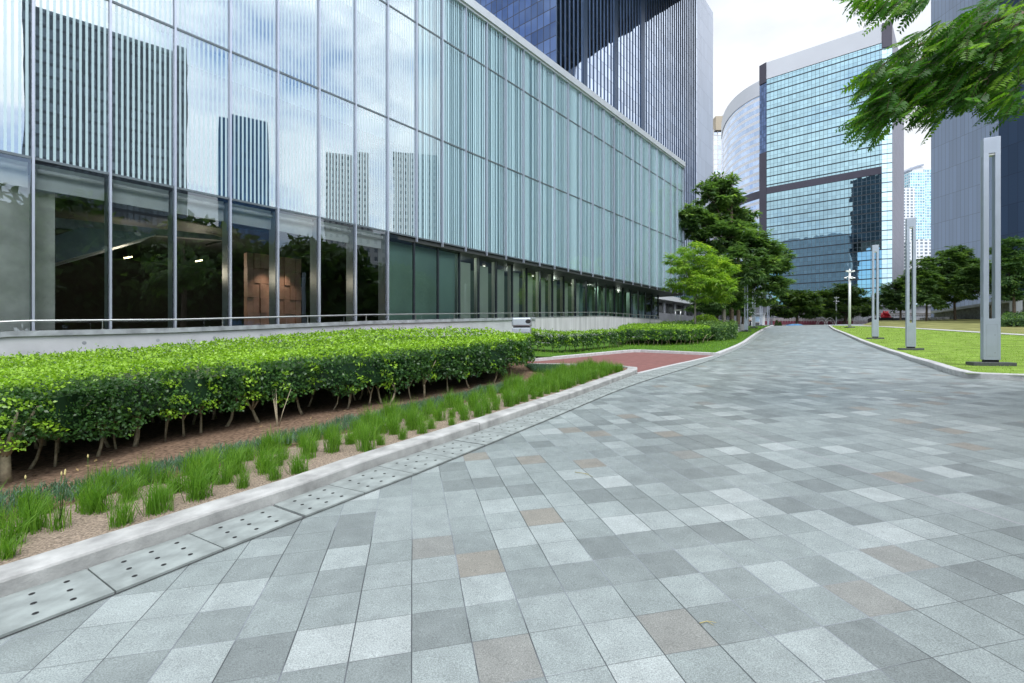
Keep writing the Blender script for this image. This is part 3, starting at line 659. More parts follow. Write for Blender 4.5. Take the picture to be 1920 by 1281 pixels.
    for i in range(9):
        s = SK(10.05+i*1.0); mb = MB(); o = -rec(10.5+i)-.20
        fbox(mb, s, s+.95-.03*i, o-.12, o, .95, 5.6); fbox(mb, s-.05, s+.12, o-.1, o+.08, .95, 5.95); part(mb, 'curtain_leaf', MAT['pale_curtain'])
    for i in range(10):
        p = FP(SK(10.6+i*1.7), -rec(10.6+i*1.7)-1.3, 5.9); mb = MB(); mb.tube([p, p-Vector((0, 0, .03))], .07, 10); part(mb, 'downlight', MAT.get('down_lens') or emit('down_lens', (1, .97, .85), 1.3))
        if i % 2 == 0:
            l = bpy.data.lights.new('downlight', 'POINT'); l.energy = 16; l.color = (.95, 1, .9); l.shadow_soft_size = .1; lo = bpy.data.objects.new('downlight', l); COL.objects.link(lo); lo.location = p-Vector((0, 0, .15))
    for i in range(9):
        s = SK(19.2+i*.95); mb = MB(); o = -rec(20+i)-.7
        fbox(mb, s, s+.42, o-.3, o, .95, 5.9); part(mb, 'inner_column', MAT['green_back'])
def emit(name, col, st):
    m, t, o = new_mat(name); e = nn(t, 'ShaderNodeEmission'); e.inputs[0].default_value = (*col, 1); e.inputs[1].default_value = st; L(t, e.outputs[0], o.inputs[0]); return m
podium()
# ------------------------------------------------------------------ ramp wall and handrail
WTOP = [(-900, 1.0), (0, 1.83), (340, 1.99), (700, 2.40), (960, 2.83), (1130, 3.31), (1235, 3.42), (1262, 3.30)]
WX = 20.92
def wy(u): return WX*F/((CU+DS*F)-u)
def wtop(y):
    ys = [wy(u) for u, z in WTOP]; return float(np.interp(y, ys, [z for u, z in WTOP]))
def ramp_wall():
    y0, y1 = 5.0, wy(1240)
    def P(y, off, z): return (-WX+DS*y + NRM.x*off, y + NRM.y*off, z)
    R = thing('ramp_wall', P((y0+20)/2, 0, 0.5), 'low pale concrete ramp wall running in front of the glass building', 'wall')
    def run(name, ya, yb, o0, o1, zf0, zf1, mat):
        mb = MB(); n = max(2, int((yb-ya)/.6)); ys = [ya+(yb-ya)*i/n for i in range(n+1)]
        for a, b in zip(ys, ys[1:]):
            A = [P(a, o0, zf0(a)), P(a, o1, zf0(a)), P(a, o1, zf1(a)), P(a, o0, zf1(a))]; B = [P(b, o0, zf0(b)), P(b, o1, zf0(b)), P(b, o1, zf1(b)), P(b, o0, zf1(b))]
            for k in range(4): j = (k+1) % 4; mb.face([A[k], B[k], B[j], A[j]])
            if a == ys[0]: mb.face(A)
            if b == ys[-1]: mb.face(B[::-1])
        return mb.build(name, mat, R, world=True)
    ym = wy(1003)
    g = lambda y: float(G(-WX+DS*y, y))-.2
    body = run('wall_body', y0, ym, -.28, 0, g, lambda y: wtop(y)-.13, MAT['wall_concrete'])
    mb = MB()
    for u in (158, 296, 402, 490, 566, 632, 690):
        mb = MB(); y = wy(u); c = Vector(P(y, .0, wtop(y)-.33)); ring = [c + DIR*math.cos(t)*.045+Vector((0, 0, math.sin(t)*.045)) for t in [k*math.pi/6 for k in range(12)]]
        inn = [p - NRM*.03 for p in ring]
        mb.face([p+NRM*.002 for p in ring], 0)
        mb.build('tie_hole', MAT['coping'], body, world=True)
    run('coping', y0, ym, -.30, .05, lambda y: wtop(y)-.128, lambda y: wtop(y), MAT['coping'])
    run('streaked_wall', ym+.02, y1, -.28, .0, g, lambda y: wtop(y)-.03, MAT['streaked_concrete'])
    run('top_plate', ym+.02, y1, -.29, .02, lambda y: wtop(y)-.028, lambda y: wtop(y), MAT['coping'])
    H = thing('handrail', P(12, -.12, wtop(12)), 'slim steel handrail on short posts along the top of the ramp wall', 'handrail')
    mb = MB(); ys = np.linspace(y0, y1, 60)
    mb.tube([P(y, -.12, wtop(y)+.24) for y in ys], .022, 8); mb.build('rail', MAT['steel'], H, world=True)
    us = [-60, 194, 420, 580, 690, 783, 855, 917, 962, 1003, 1034, 1060, 1086, 1108, 1127, 1144, 1158, 1171, 1183, 1194, 1204, 1213, 1221, 1229, 1236]
    for u in us:
        y = wy(u); mb = MB(); p = Vector(P(y, -.12, 0)); mb.box((p.x, p.y, wtop(y)+.11), (.012, .05, .24), FA); mb.box((p.x, p.y, wtop(y)+.006), (.06, .09, .012), FA); mb.build('rail_post', MAT['steel'], H, world=True)
ramp_wall()
# ------------------------------------------------------------------ towers
facade_mat('dark_fin_wall', 1.0, 1.8, .10, .05, (.44, .51, .62), (.03, .035, .05), 1.0, .03, .18, .010)
facade_mat('dark_blue_wall', 1.0, 1.8, .09, .10, (.13, .19, .33), (.015, .018, .03), 1.0, .04, .25, .012)
facade_mat('bridge_wall', 2.0, 3.6, .1, .1, (.05, .08, .12), (.02, .03, .04), .2, .3, .3, .0)
facade_mat('pale_end', 1.2, 3.6, .04, .05, (.50, .55, .64), (.34, .38, .46), .55, .35, .05, .0)
facade_mat('teal_wall', 1.5, 1.95, .13, .10, (.36, .54, .60), (.10, .14, .17), 1.0, .02, .10, .005, sub=.50, major=2)
facade_mat('chamfer_wall', 1.8, 1.95, .10, .10, (.50, .68, .74), (.10, .14, .17), 1.0, .03, .08, .012, sub=.45, major=2)
facade_mat('purple_wall', .8, 3.9, .10, .10, (.12, .12, .17), (.05, .05, .07), .5, .4, .2, .0)
facade_mat('curved_wall', 3.0, 3.9, .05, 1.6, (.55, .68, .88), (.84, .85, .89), .9, .05, .12, .006)
facade_mat('beige_wall', 3.0, 3.6, .8, .7, (.50, .56, .68), (.62, .60, .56), .8, .1, .2, .02)
facade_mat('metal_slab', .62, 4.2, .045, .05, (.50, .60, .78), (.27, .33, .44), .3, .45, .06, .0)
facade_mat('navy_wall', 1.2, 4.2, .06, .08, (.05, .09, .17), (.03, .05, .10), .1, .55, .12, .0)
facade_mat('flats_wall', 2.6, 3.0, .7, 1.1, (.26, .50, .60), (.66, .74, .80), .5, .2, .4, .02)
facade_mat('white_flats', 4.0, 3.0, 1.6, 1.2, (.20, .24, .28), (.76, .78, .80), .3, .3, .4, .02)
facade_mat('storefront', 2.2, 6.5, .35, .3, (.07, .075, .08), (.20, .19, .18), .4, .2, .5, .0)
facade_mat('office_dark', 1.6, 3.6, .35, .9, (.24, .30, .35), (.13, .16, .19), .6, .2, .3, .01)
facade_mat('office_blue', 1.5, 3.6, .2, .4, (.12, .24, .42), (.07, .13, .22), .7, .1, .25, .01)
facade_mat('office_white', 2.8, 3.3, 1.7, 1.7, (.22, .27, .30), (.86, .87, .86), .3, .2, .3, .0)
def part_prism(R, name, pts, z0, z1, mats, mi=0, mtop=None):
    mb = MB(); mb.prism(pts, z0, z1, mi, mtop); return mb.build(name, mats, R, world=True)
def tower_dark():
    d = Vector((.6437, .7653, 0)); n = Vector((.7653, -.6437, 0))
    c = Vector((5.5, 60, 0)); B = lambda u: Vector(((u-CU)/F*45*F/((CU+DS*F)-u), 45*F/((CU+DS*F)-u), 0))
    e0, e1, e2 = B(1280), B(1307), B(1337); back = -n*40
    R = thing('office_tower', c, 'dark glass tower with close vertical fins rising behind the low glass building', 'tower')
    zt = 73.7
    mb = MB(); mb.quadwall(c, e1, 9.6, zt); mb.build('finned_face', MAT['dark_fin_wall'], R, world=True)
    mb = MB(); mb.quadwall(e1, e2, 9.6, zt); mb.quadwall(e2, e2+back, 9.6, zt); mb.build('pale_end_face', MAT['pale_end'], R, world=True)
    mb = MB(); mb.quadwall(c+back, c, 9.6, zt); mb.quadwall(e2+back, c+back, 9.6, zt); mb.build('blue_face', MAT['dark_blue_wall'], R, world=True)
    mb = MB(); mb.face([(p.x, p.y, zt) for p in (c, e2, e2+back, c+back)]); mb.build('roof', MAT['tower_dark'], R, world=True)
    ln = (e1-c).length; mb = MB()
    for i in range(int(ln)+1):
        p = c + d*i + n*.04; mb.box((p.x, p.y, (9.6+zt)/2), (.11, .10, zt-9.6), FA)
    for i in (6.5, 7.0, 15.0, 15.5, 24, 24.5, 25):
        p = c + d*i + n*.06; mb.box((p.x, p.y, (9.6+zt)/2), (.45, .13, zt-9.6), FA)
    mb.build('vertical_fins', MAT['fin_dark'], R, world=True)
    # upper block bridging to the neighbouring tower
    p0 = B(1292); bd = Vector((1.121, -.612, 0)).normalized(); far = p0 + bd*36; near = far + Vector((-30, -34, 0)); c2 = c + d*2
    mb = MB(); mb.prism([c2, near, far, p0], 69.5, 112, 0); mb.build('upper_block', MAT['bridge_wall'], R, world=True)
    # canopy and the recessed shopfronts below
    q0, q1 = B(1215), B(1345)
    mb = MB(); a = q0 + n*1.2; b = q1 + n*1.2; mb.slab([Vector((a.x, a.y, 8.75)), Vector((b.x, b.y, 8.75)), Vector((b.x, b.y, 9.55)), Vector((a.x, a.y, 9.55))], -n*4); mb.build('canopy', MAT['white_paint'], R, world=True)
    mb = MB(); mb.quadwall(q0-n*2, q1+d*30-n*2, 2, 8.9); mb.build('shopfront', MAT['storefront'], R, world=True)
    for i in range(7):
        p = q0 + d*(5*i+2) - n*.2; mb = MB(); mb.tube([(p.x, p.y, 2), (p.x, p.y, 8.75)], .28, 12); mb.build('column', MAT['grey_panel'], R, world=True)
    mb = MB(); a = q0 - n*.2 + Vector((1.5, -1, 0)); b = q1 + d*6 + Vector((1.5, -1, 0)); mb.quadwall(a, b, 2, 6.4); mb.quadwall(b, a, 2, 6.4); mb.build('plinth_wall', MAT['grey_panel'], R, world=True)
simple('fin_dark', (.085, .13, .21), .4, metal=.5, var=.05)
tower_dark()
def tower_mid():
    # front face runs away to the left; chamfers at both ends
    a = Vector((151.3, 197.8, 0)); L0 = Vector((118.6, 225.2, 0)); fd = (L0-a).normalized(); rd = Vector((.944, 1, 0)).normalized()
    a2 = a + Vector((3.2, -1.4, 0)); e = a2 + rd*50; l2 = L0 + Vector((-1.6, 3.2, 0)); bl = l2 + rd*50
    pts = [l2, L0, a, a2, e, bl]
    R = thing('office_tower', a, 'tall teal mirror glass tower with white crown and dark belt beyond the path', 'tower')
    def wall(nm, p, q, z0, z1, mat): mb = MB(); mb.quadwall(p, q, z0, z1); return mb.build(nm, mat, R, world=True)
    g1 = 123.6
    for nm, p, q, m in (('front_glass', L0, a, 'teal_wall'), ('corner_glass', a, a2, 'chamfer_wall'), ('side_wall', a2, e, 'purple_wall'), ('corner_glass', l2, L0, 'dark_blue_wall'), ('rear_wall', e, bl, 'purple_wall'), ('rear_wall', bl, l2, 'purple_wall')):
        wall(nm, p, q, 0, g1 if 'side' not in nm else 131, MAT[m])
    o = Vector((-.643, -.765, 0))*.25
    mb = MB(); mb.prism([L0+o, a+o, a+o-Vector((-.643, -.765, 0))*2, L0+o-Vector((-.643, -.765, 0))*2], 70.3, 73.3); mb.build('belt', MAT['tower_dark'], R, world=True)
    mb = MB(); mb.prism([L0+o, a+o*1.0, e, bl], g1+.2, 131.5); mb.build('crown', MAT['tower_white'], R, world=True)
    mb = MB(); b1 = a+o*2+Vector((.2, 0, 0)); b2 = a2+o*2; mb.prism([b1, b2, b2+rd*3, b1+rd*3], g1-2, 131.7); mb.build('crown_fin', MAT['tower_dark'], R, world=True)
    mb = MB(); mb.prism([l2+o*2, L0+o*2, L0+rd*2, l2+rd*2], 0, 90); mb.prism([l2+o*2, L0+o*2, L0+rd*2, l2+rd*2], 122.5, 131.6); mb.build('corner_pier', MAT['tower_dark'], R, world=True)
    mb = MB()
    for i in range(32):
        z = 3.9*i+.2
        if z < g1 and not 70 < z < 73.4: p, q = L0+o*.5, a+o*.5; mb.face([(p.x, p.y, z), (q.x, q.y, z), (q.x, q.y, z+.28), (p.x, p.y, z+.28)]); mb.face([(p.x, p.y, z+.28), (q.x, q.y, z+.28), (a.x, a.y, z+.28), (L0.x, L0.y, z+.28)]); mb.face([(p.x, p.y, z), (q.x, q.y, z), (a.x, a.y, z), (L0.x, L0.y, z)])
    mb.build('floor_ledges', MAT['mullion_dark'], R, world=True)
tower_mid()
def tower_curved():
    P0, P1, P2 = Vector((134, 250, 0)), Vector((117, 270, 0)), Vector((134.6, 310, 0)); n = 26
    pts = [(P0*(1-t)**2 + P1*2*t*(1-t) + P2*t*t) for t in [i/n for i in range(n+1)]]
    R = thing('office_tower', P0, 'pale curved tower with white floor bands behind the teal tower', 'tower')
    for nm, z0, z1, m, off in (('banded_glass', 0, 131, 'curved_wall', 0), ('crown', 131.2, 139, 'tower_white', .3), ('belt', 77, 81, 'tower_dark', .35)):
        mb = MB(); acc = 0
        for a, b in zip(pts[::-1], pts[::-1][1:]):
            dd = (b-a).length; o = Vector((-1, -.1, 0))*off
            mb.face([(a.x+o.x, a.y, z0), (b.x+o.x, b.y, z0), (b.x+o.x, b.y, z1), (a.x+o.x, a.y, z1)], 0, [(acc, z0), (acc+dd, z0), (acc+dd, z1), (acc, z1)], True); acc += dd
        if nm != 'banded_glass': mb.face([(p.x-off, p.y, z1) for p in pts]+[(190, 320, z1), (190, 260, z1)]); mb.face([(p.x-off, p.y, z0) for p in pts])
        mb.build(nm, MAT[m], R, world=True)
    mb = MB(); mb.quadwall((150, 262), (134, 250), 0, 131); mb.quadwall(P2, (190, 325), 0, 131); mb.build('side_wall', MAT['purple_wall'], R, world=True)
tower_curved()
def box_tower(name, label, u0, u1, y, depth, zt, mat, cat='tower', z0=0, cap=None, group=None):
    x0, x1 = (u0-CU)/F*y, (u1-CU)/F*y; R = thing(name, (x0, y, z0), label, cat, group)
    part_prism(R, 'body', [(x0, y), (x1, y), (x1, y+depth), (x0, y+depth)], z0, zt, [MAT[mat], MAT['tower_white']], 0, 1)
    if cap: part_prism(R, 'roof_block', [(x0+cap[0], y+1), (x0+cap[1], y+1), (x0+cap[1], y+depth-1), (x0+cap[0], y+depth-1)], zt, zt+cap[2], MAT[cap[3]])
    return R
def zz(v, y): return EYE+(CV-v)*y/F
R = box_tower('hotel_tower', 'pale beige gridded tower in the gap left of the curved tower', 1322, 1367, 360, 30, zz(243, 360), 'beige_wall')
part_prism(R, 'crown', [(151, 358), (156.5, 358), (156.5, 380), (151, 380)], zz(246, 360), zz(220, 360), MAT['beige']); part_prism(R, 'corner_pier', [(156.8, 359), (159, 359), (159, 375), (156.8, 375)], zz(250, 360), zz(216, 360), MAT['tower_white'])
R = box_tower('apartment_tower', 'distant pale blue apartment tower with a curved roof in the sky gap', 1706, 1735, 520, 30, zz(322, 520), 'flats_wall', 'apartment block')
part_prism(R, 'roof_crown', [(432, 522), (444.5, 522), (444.5, 540), (432, 540)], zz(322, 520), zz(312, 520), MAT['tower_white'])
mb = MB(); xs = np.linspace(429, 444, 9); mb.slab([(x, 521, zz(317, 520)+6*((x-429)/15)**.6) for x in xs]+[(x, 521, zz(317, 520)-2+6*((x-429)/15)**.6) for x in xs[::-1]], (0, 18, 0)); mb.build('curved_roof', MAT['pale_end'], R, world=True)
box_tower('apartment_tower', 'grey blue apartment tower between the curved roof tower and the grey slab tower', 1733, 1765, 545, 30, zz(317, 545), 'flats_wall', 'apartment block')
box_tower('apartment_tower', 'narrow white apartment tower hard against the side wall of the teal tower', 1690, 1716, 500, 20, zz(352, 500), 'white_flats', 'apartment block')
for i, (u0, u1, v1, lb) in enumerate(((1699, 1722, 452, 'white low apartment block on the hillside beside the tall lamp post'), (1722, 1750, 449, 'white low apartment block on the hillside touching the grey slab tower'))):
    box_tower('hillside_flats', lb, u0, u1, 430, 15, zz(v1, 430), 'white_flats', 'apartment block', z0=40)
def hill():
    xs = np.linspace(-500, 1300, 120); ys = np.linspace(520, 900, 14); V = []
    for j, y in enumerate(ys):
        for x in xs:
            t = (y-520)/380; V.append((x, y, 3.9 + 175*math.sin(min(1, t*1.1)*math.pi/2)*(0.8+.2*math.sin(x*.013)) + 7*vnoise(x*.1, y*.1) + 3*vnoise(x*.5, y*.5)))
    n = len(xs); Fq = [(j*n+i, j*n+i+1, (j+1)*n+i+1, (j+1)*n+i) for j in range(len(ys)-1) for i in range(n-1)]
    o = np_mesh('hill', V, Fq, MAT['hill_green'], smooth=True); o['kind'] = 'structure'
hill()
def wooded(u0, u1, v0, v1, y):
    pass
def tower_right():
    C = Vector((70.5, 70, 0)); Lf = Vector((69.8, 80.5, 0)); Rn = Vector((75, 25.4, 0))
    R = thing('office_tower', C, 'plain grey metal clad slab tower with a dark navy side at the right edge', 'tower')
    mb = MB(); mb.quadwall(Lf, C, 3, 150); mb.build('metal_face', MAT['metal_slab'], R, world=True)
    mb = MB(); mb.quadwall(C, Rn, 1.5, 150); mb.quadwall(Rn, (110, 28), 1.5, 150); mb.quadwall((110, 95), Lf, 3, 150); mb.quadwall((110, 28), (110, 95), 3, 150); mb.build('navy_face', MAT['navy_wall'], R, world=True)
    mb = MB(); mb.face([(Lf.x, Lf.y, 150), (C.x, C.y, 150), (Rn.x, Rn.y, 150), (110, 28, 150), (110, 95, 150)]); mb.build('roof', MAT['tower_dark'], R, world=True)
tower_right()
def mirror_tower(label, ang, dist, wid, h, mat, deep=25, name='office_tower', cat='tower'):
    """towers on the camera's own side, met only as reflections in the glass"""
    cx, cy = -25.2+math.cos(ang)*dist, 21.9+math.sin(ang)*dist; R = thing(name, (cx, cy, 0), label, cat)
    t = Vector((-math.sin(ang), math.cos(ang), 0)); d = Vector((math.cos(ang), math.sin(ang), 0)); c = Vector((cx, cy, 0))
    part_prism(R, 'body', [c+t*wid/2, c-t*wid/2, c-t*wid/2+d*deep, c+t*wid/2+d*deep][::1], -3, h, MAT[mat])
mirror_tower('dark office block mirrored in the striped glass left of the photo', math.radians(-30.0), 200, 40, 103, 'office_dark')
mirror_tower('blue office block mirrored small in the striped glass', math.radians(-19.2), 300, 26, 121, 'office_blue')
mirror_tower('pale gridded block mirrored beside the end of the clear ground floor', math.radians(-8.9), 260, 22, 100, 'office_white')
mirror_tower('white tower mirrored right of the pale gridded block in the glass', math.radians(-0.7), 240, 22, 95, 'office_white')
mirror_tower('low white slab block mirrored at the foot of the pale gridded block', math.radians(-6.2), 190, 16, 42, 'office_white')
# ------------------------------------------------------------------ copies of a thing with its parts
def kids(o): return [c for c in SC.objects if c.parent == o]
def copy_thing(R, loc, rz, label, group=None):
    r = R.copy(); COL.objects.link(r); r.location = loc; r.rotation_euler = (0, 0, rz); r['label'] = label
    if group: r['group'] = group
    for c in kids(R):
        d = c.copy(); COL.objects.link(d); d.parent = r
        for g in kids(c): e = g.copy(); COL.objects.link(e); e.parent = d
    return r
# ------------------------------------------------------------------ leaves, hedges
def rand_dirs(n): return unit(RNG.normal(size=(n, 3)))
def hedge(label, foot, top_fn, bot_fn, dens, l0, stems, name='hedge', leaf='hedge_leaf', young=0.95, group=None, cfn=GM, near=5.0, stem_h=.5, lumps=.028):
    """clipped hedge: `foot` polygon (world xy, ccw or cw), top height above soil top_fn(x,y), underside bot_fn"""
    P = np.array(foot); cx, cy = P.mean(0)
    R = thing(name, (cx, cy, float(cfn(cx, cy))), label, 'hedge', group)
    A = 0.5*abs(sum(P[i-1][0]*P[i][1]-P[i][0]*P[i-1][1] for i in range(len(P))))
    def size(y): return l0*np.maximum(1.0, y/near)**0.72
    Vs, Ts, Ns = [], [], []
    # top: rejection sampling weighted by 1/size^2
    x0, y0 = P.min(0); x1, y1 = P.max(0); nmax = int((x1-x0)*(y1-y0)*dens/(l0*l0)); x = RNG.uniform(x0, x1, nmax); y = RNG.uniform(y0, y1, nmax)
    k = inside(foot, x, y) & (RNG.uniform(size=nmax) < (l0/size(y))**2); x, y = x[k], y[k]
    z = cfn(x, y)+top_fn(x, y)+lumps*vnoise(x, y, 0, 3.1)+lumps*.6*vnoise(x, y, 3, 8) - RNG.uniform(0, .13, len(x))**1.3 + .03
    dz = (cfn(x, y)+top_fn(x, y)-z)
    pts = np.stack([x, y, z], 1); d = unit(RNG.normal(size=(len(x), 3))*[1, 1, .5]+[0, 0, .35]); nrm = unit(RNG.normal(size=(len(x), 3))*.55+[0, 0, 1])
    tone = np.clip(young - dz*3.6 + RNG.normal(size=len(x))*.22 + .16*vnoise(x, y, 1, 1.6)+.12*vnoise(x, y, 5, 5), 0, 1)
    out = [(pts, d, nrm, tone)]
    # sides
    for i in range(len(foot)):
        a, b = np.array(foot[i-1]), np.array(foot[i]); ln = np.linalg.norm(b-a); mid = (a+b)/2; tn = (b-a)/max(ln, 1e-6); on = np.array([tn[1], -tn[0]])
        if not inside(foot, mid[0]-on[0]*.05, mid[1]-on[1]*.05): on = -on
        if on @ (-mid) < -0.2*np.linalg.norm(mid): continue         # turned away from the path
        n = int(ln*1.0*dens*3.3/(l0*l0)); t = RNG.uniform(0, ln, n); q = a+tn*t[:, None]; k = RNG.uniform(size=n) < (l0/size(q[:, 1]))**2; q = q[k]; n = len(q)
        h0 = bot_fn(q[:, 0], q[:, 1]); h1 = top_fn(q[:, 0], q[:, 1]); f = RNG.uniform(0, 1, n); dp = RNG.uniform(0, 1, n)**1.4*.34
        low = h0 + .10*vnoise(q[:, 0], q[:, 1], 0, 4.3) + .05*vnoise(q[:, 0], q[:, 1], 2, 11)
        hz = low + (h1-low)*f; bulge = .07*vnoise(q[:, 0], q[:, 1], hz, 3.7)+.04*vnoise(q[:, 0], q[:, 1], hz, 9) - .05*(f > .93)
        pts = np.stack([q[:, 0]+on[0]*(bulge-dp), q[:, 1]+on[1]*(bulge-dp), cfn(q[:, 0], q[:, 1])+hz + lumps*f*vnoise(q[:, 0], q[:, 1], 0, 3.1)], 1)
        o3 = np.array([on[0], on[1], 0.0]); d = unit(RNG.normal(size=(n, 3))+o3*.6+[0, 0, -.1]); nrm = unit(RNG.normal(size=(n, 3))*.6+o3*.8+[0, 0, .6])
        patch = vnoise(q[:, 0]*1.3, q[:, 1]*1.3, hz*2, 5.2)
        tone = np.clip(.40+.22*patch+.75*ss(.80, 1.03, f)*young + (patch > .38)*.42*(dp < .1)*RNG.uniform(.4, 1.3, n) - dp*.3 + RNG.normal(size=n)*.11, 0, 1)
        out.append((pts, d, nrm, tone))
    pts = np.concatenate([o[0] for o in out]); d = np.concatenate([o[1] for o in out]); nr = np.concatenate([o[2] for o in out]); tone = np.concatenate([o[3] for o in out])
    sz = size(pts[:, 1])*RNG.uniform(.5, 1.35, len(pts)); V, Fq = leaves(pts, d, nr, sz, sz*.62)
    # stray shoots above the clipped surface
    ns = len(out[0][0])//45; i0 = RNG.integers(0, len(out[0][0]), ns); b0 = out[0][0][i0]; up = unit(RNG.normal(size=(ns, 3))*.35+[0, 0, 1]); hh = RNG.uniform(.03, .13, ns)[:, None]
    sp = np.repeat(b0+up*hh*.2, 4, 0)+np.repeat(up*hh, 4, 0)*np.tile([.25, .5, .75, 1.0], ns)[:, None]; sd_ = unit(RNG.normal(size=(ns*4, 3))*.8+[0, 0, .5]); s_ = size(sp[:, 1])*RNG.uniform(.5, .95, ns*4)
    V2, F2 = leaves(sp, sd_, rand_dirs(ns*4), s_, s_*.6); V = np.concatenate([V, V2]); Fq = np.concatenate([Fq, F2+len(pts)*4]); tone = np.concatenate([tone, np.clip(RNG.normal(size=ns*4)*.1+.85*young, 0, 1)])
    # the dense inside of the bush
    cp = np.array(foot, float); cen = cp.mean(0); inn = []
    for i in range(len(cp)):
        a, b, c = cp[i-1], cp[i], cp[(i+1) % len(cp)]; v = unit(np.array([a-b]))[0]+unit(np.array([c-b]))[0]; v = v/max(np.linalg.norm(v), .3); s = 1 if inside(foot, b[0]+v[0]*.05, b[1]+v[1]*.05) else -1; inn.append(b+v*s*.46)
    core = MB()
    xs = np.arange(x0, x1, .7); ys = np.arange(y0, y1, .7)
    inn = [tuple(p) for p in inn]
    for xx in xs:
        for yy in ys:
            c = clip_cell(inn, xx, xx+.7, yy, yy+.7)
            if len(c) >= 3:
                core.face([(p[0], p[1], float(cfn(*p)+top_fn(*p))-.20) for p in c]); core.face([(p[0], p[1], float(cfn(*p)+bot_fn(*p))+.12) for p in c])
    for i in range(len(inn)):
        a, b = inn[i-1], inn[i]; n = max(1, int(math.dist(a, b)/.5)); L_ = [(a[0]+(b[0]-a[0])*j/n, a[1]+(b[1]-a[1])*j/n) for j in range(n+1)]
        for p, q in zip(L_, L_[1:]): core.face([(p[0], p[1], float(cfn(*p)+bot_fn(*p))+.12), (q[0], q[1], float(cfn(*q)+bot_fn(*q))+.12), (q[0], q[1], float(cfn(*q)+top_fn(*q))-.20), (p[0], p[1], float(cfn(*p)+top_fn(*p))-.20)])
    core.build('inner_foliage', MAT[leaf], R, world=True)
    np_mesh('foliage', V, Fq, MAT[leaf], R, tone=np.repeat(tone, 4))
    for (x, y, r, h, br) in stems:
        mb = MB(); z = float(cfn(x, y)); lean = Vector((random.uniform(-.1, .1), random.uniform(-.08, .08), 0)); t = Vector((x, y, z-.02))
        if br == 'multi':
            for j in range(5):
                o = Vector((random.uniform(-.10, .06), random.uniform(.0, .10), 0)); mb.tube([t+o*.15, t+o+Vector((0, 0, h*.5)), t+o*2.4+Vector((-.05, .12, h*1.1))], [r*.6, r*.5, r*.3], 6)
        else:
            fk = t+lean+Vector((0, 0, h*random.uniform(.45, .75))); mb.tube([t, t+lean*.6+Vector((0, 0, h*.25)), fk], [r*1.25, r, r*.9], 8)
            for j in range(random.randint(2, 4)):
                o = Vector((random.uniform(-.3, .3), random.uniform(-.2, .2), 0)); mb.tube([fk-Vector((0, 0, .02)), fk+o*.5+Vector((0, 0, h*.35)), fk+o*1.2+Vector((0, 0, h*.9))], [r*.85, r*.5, r*.25], 6)
        mb.build('stem', MAT['stem_bark'], R, world=True)
    return R
def P2(u, y): return ((u-CU)/F*y, y)
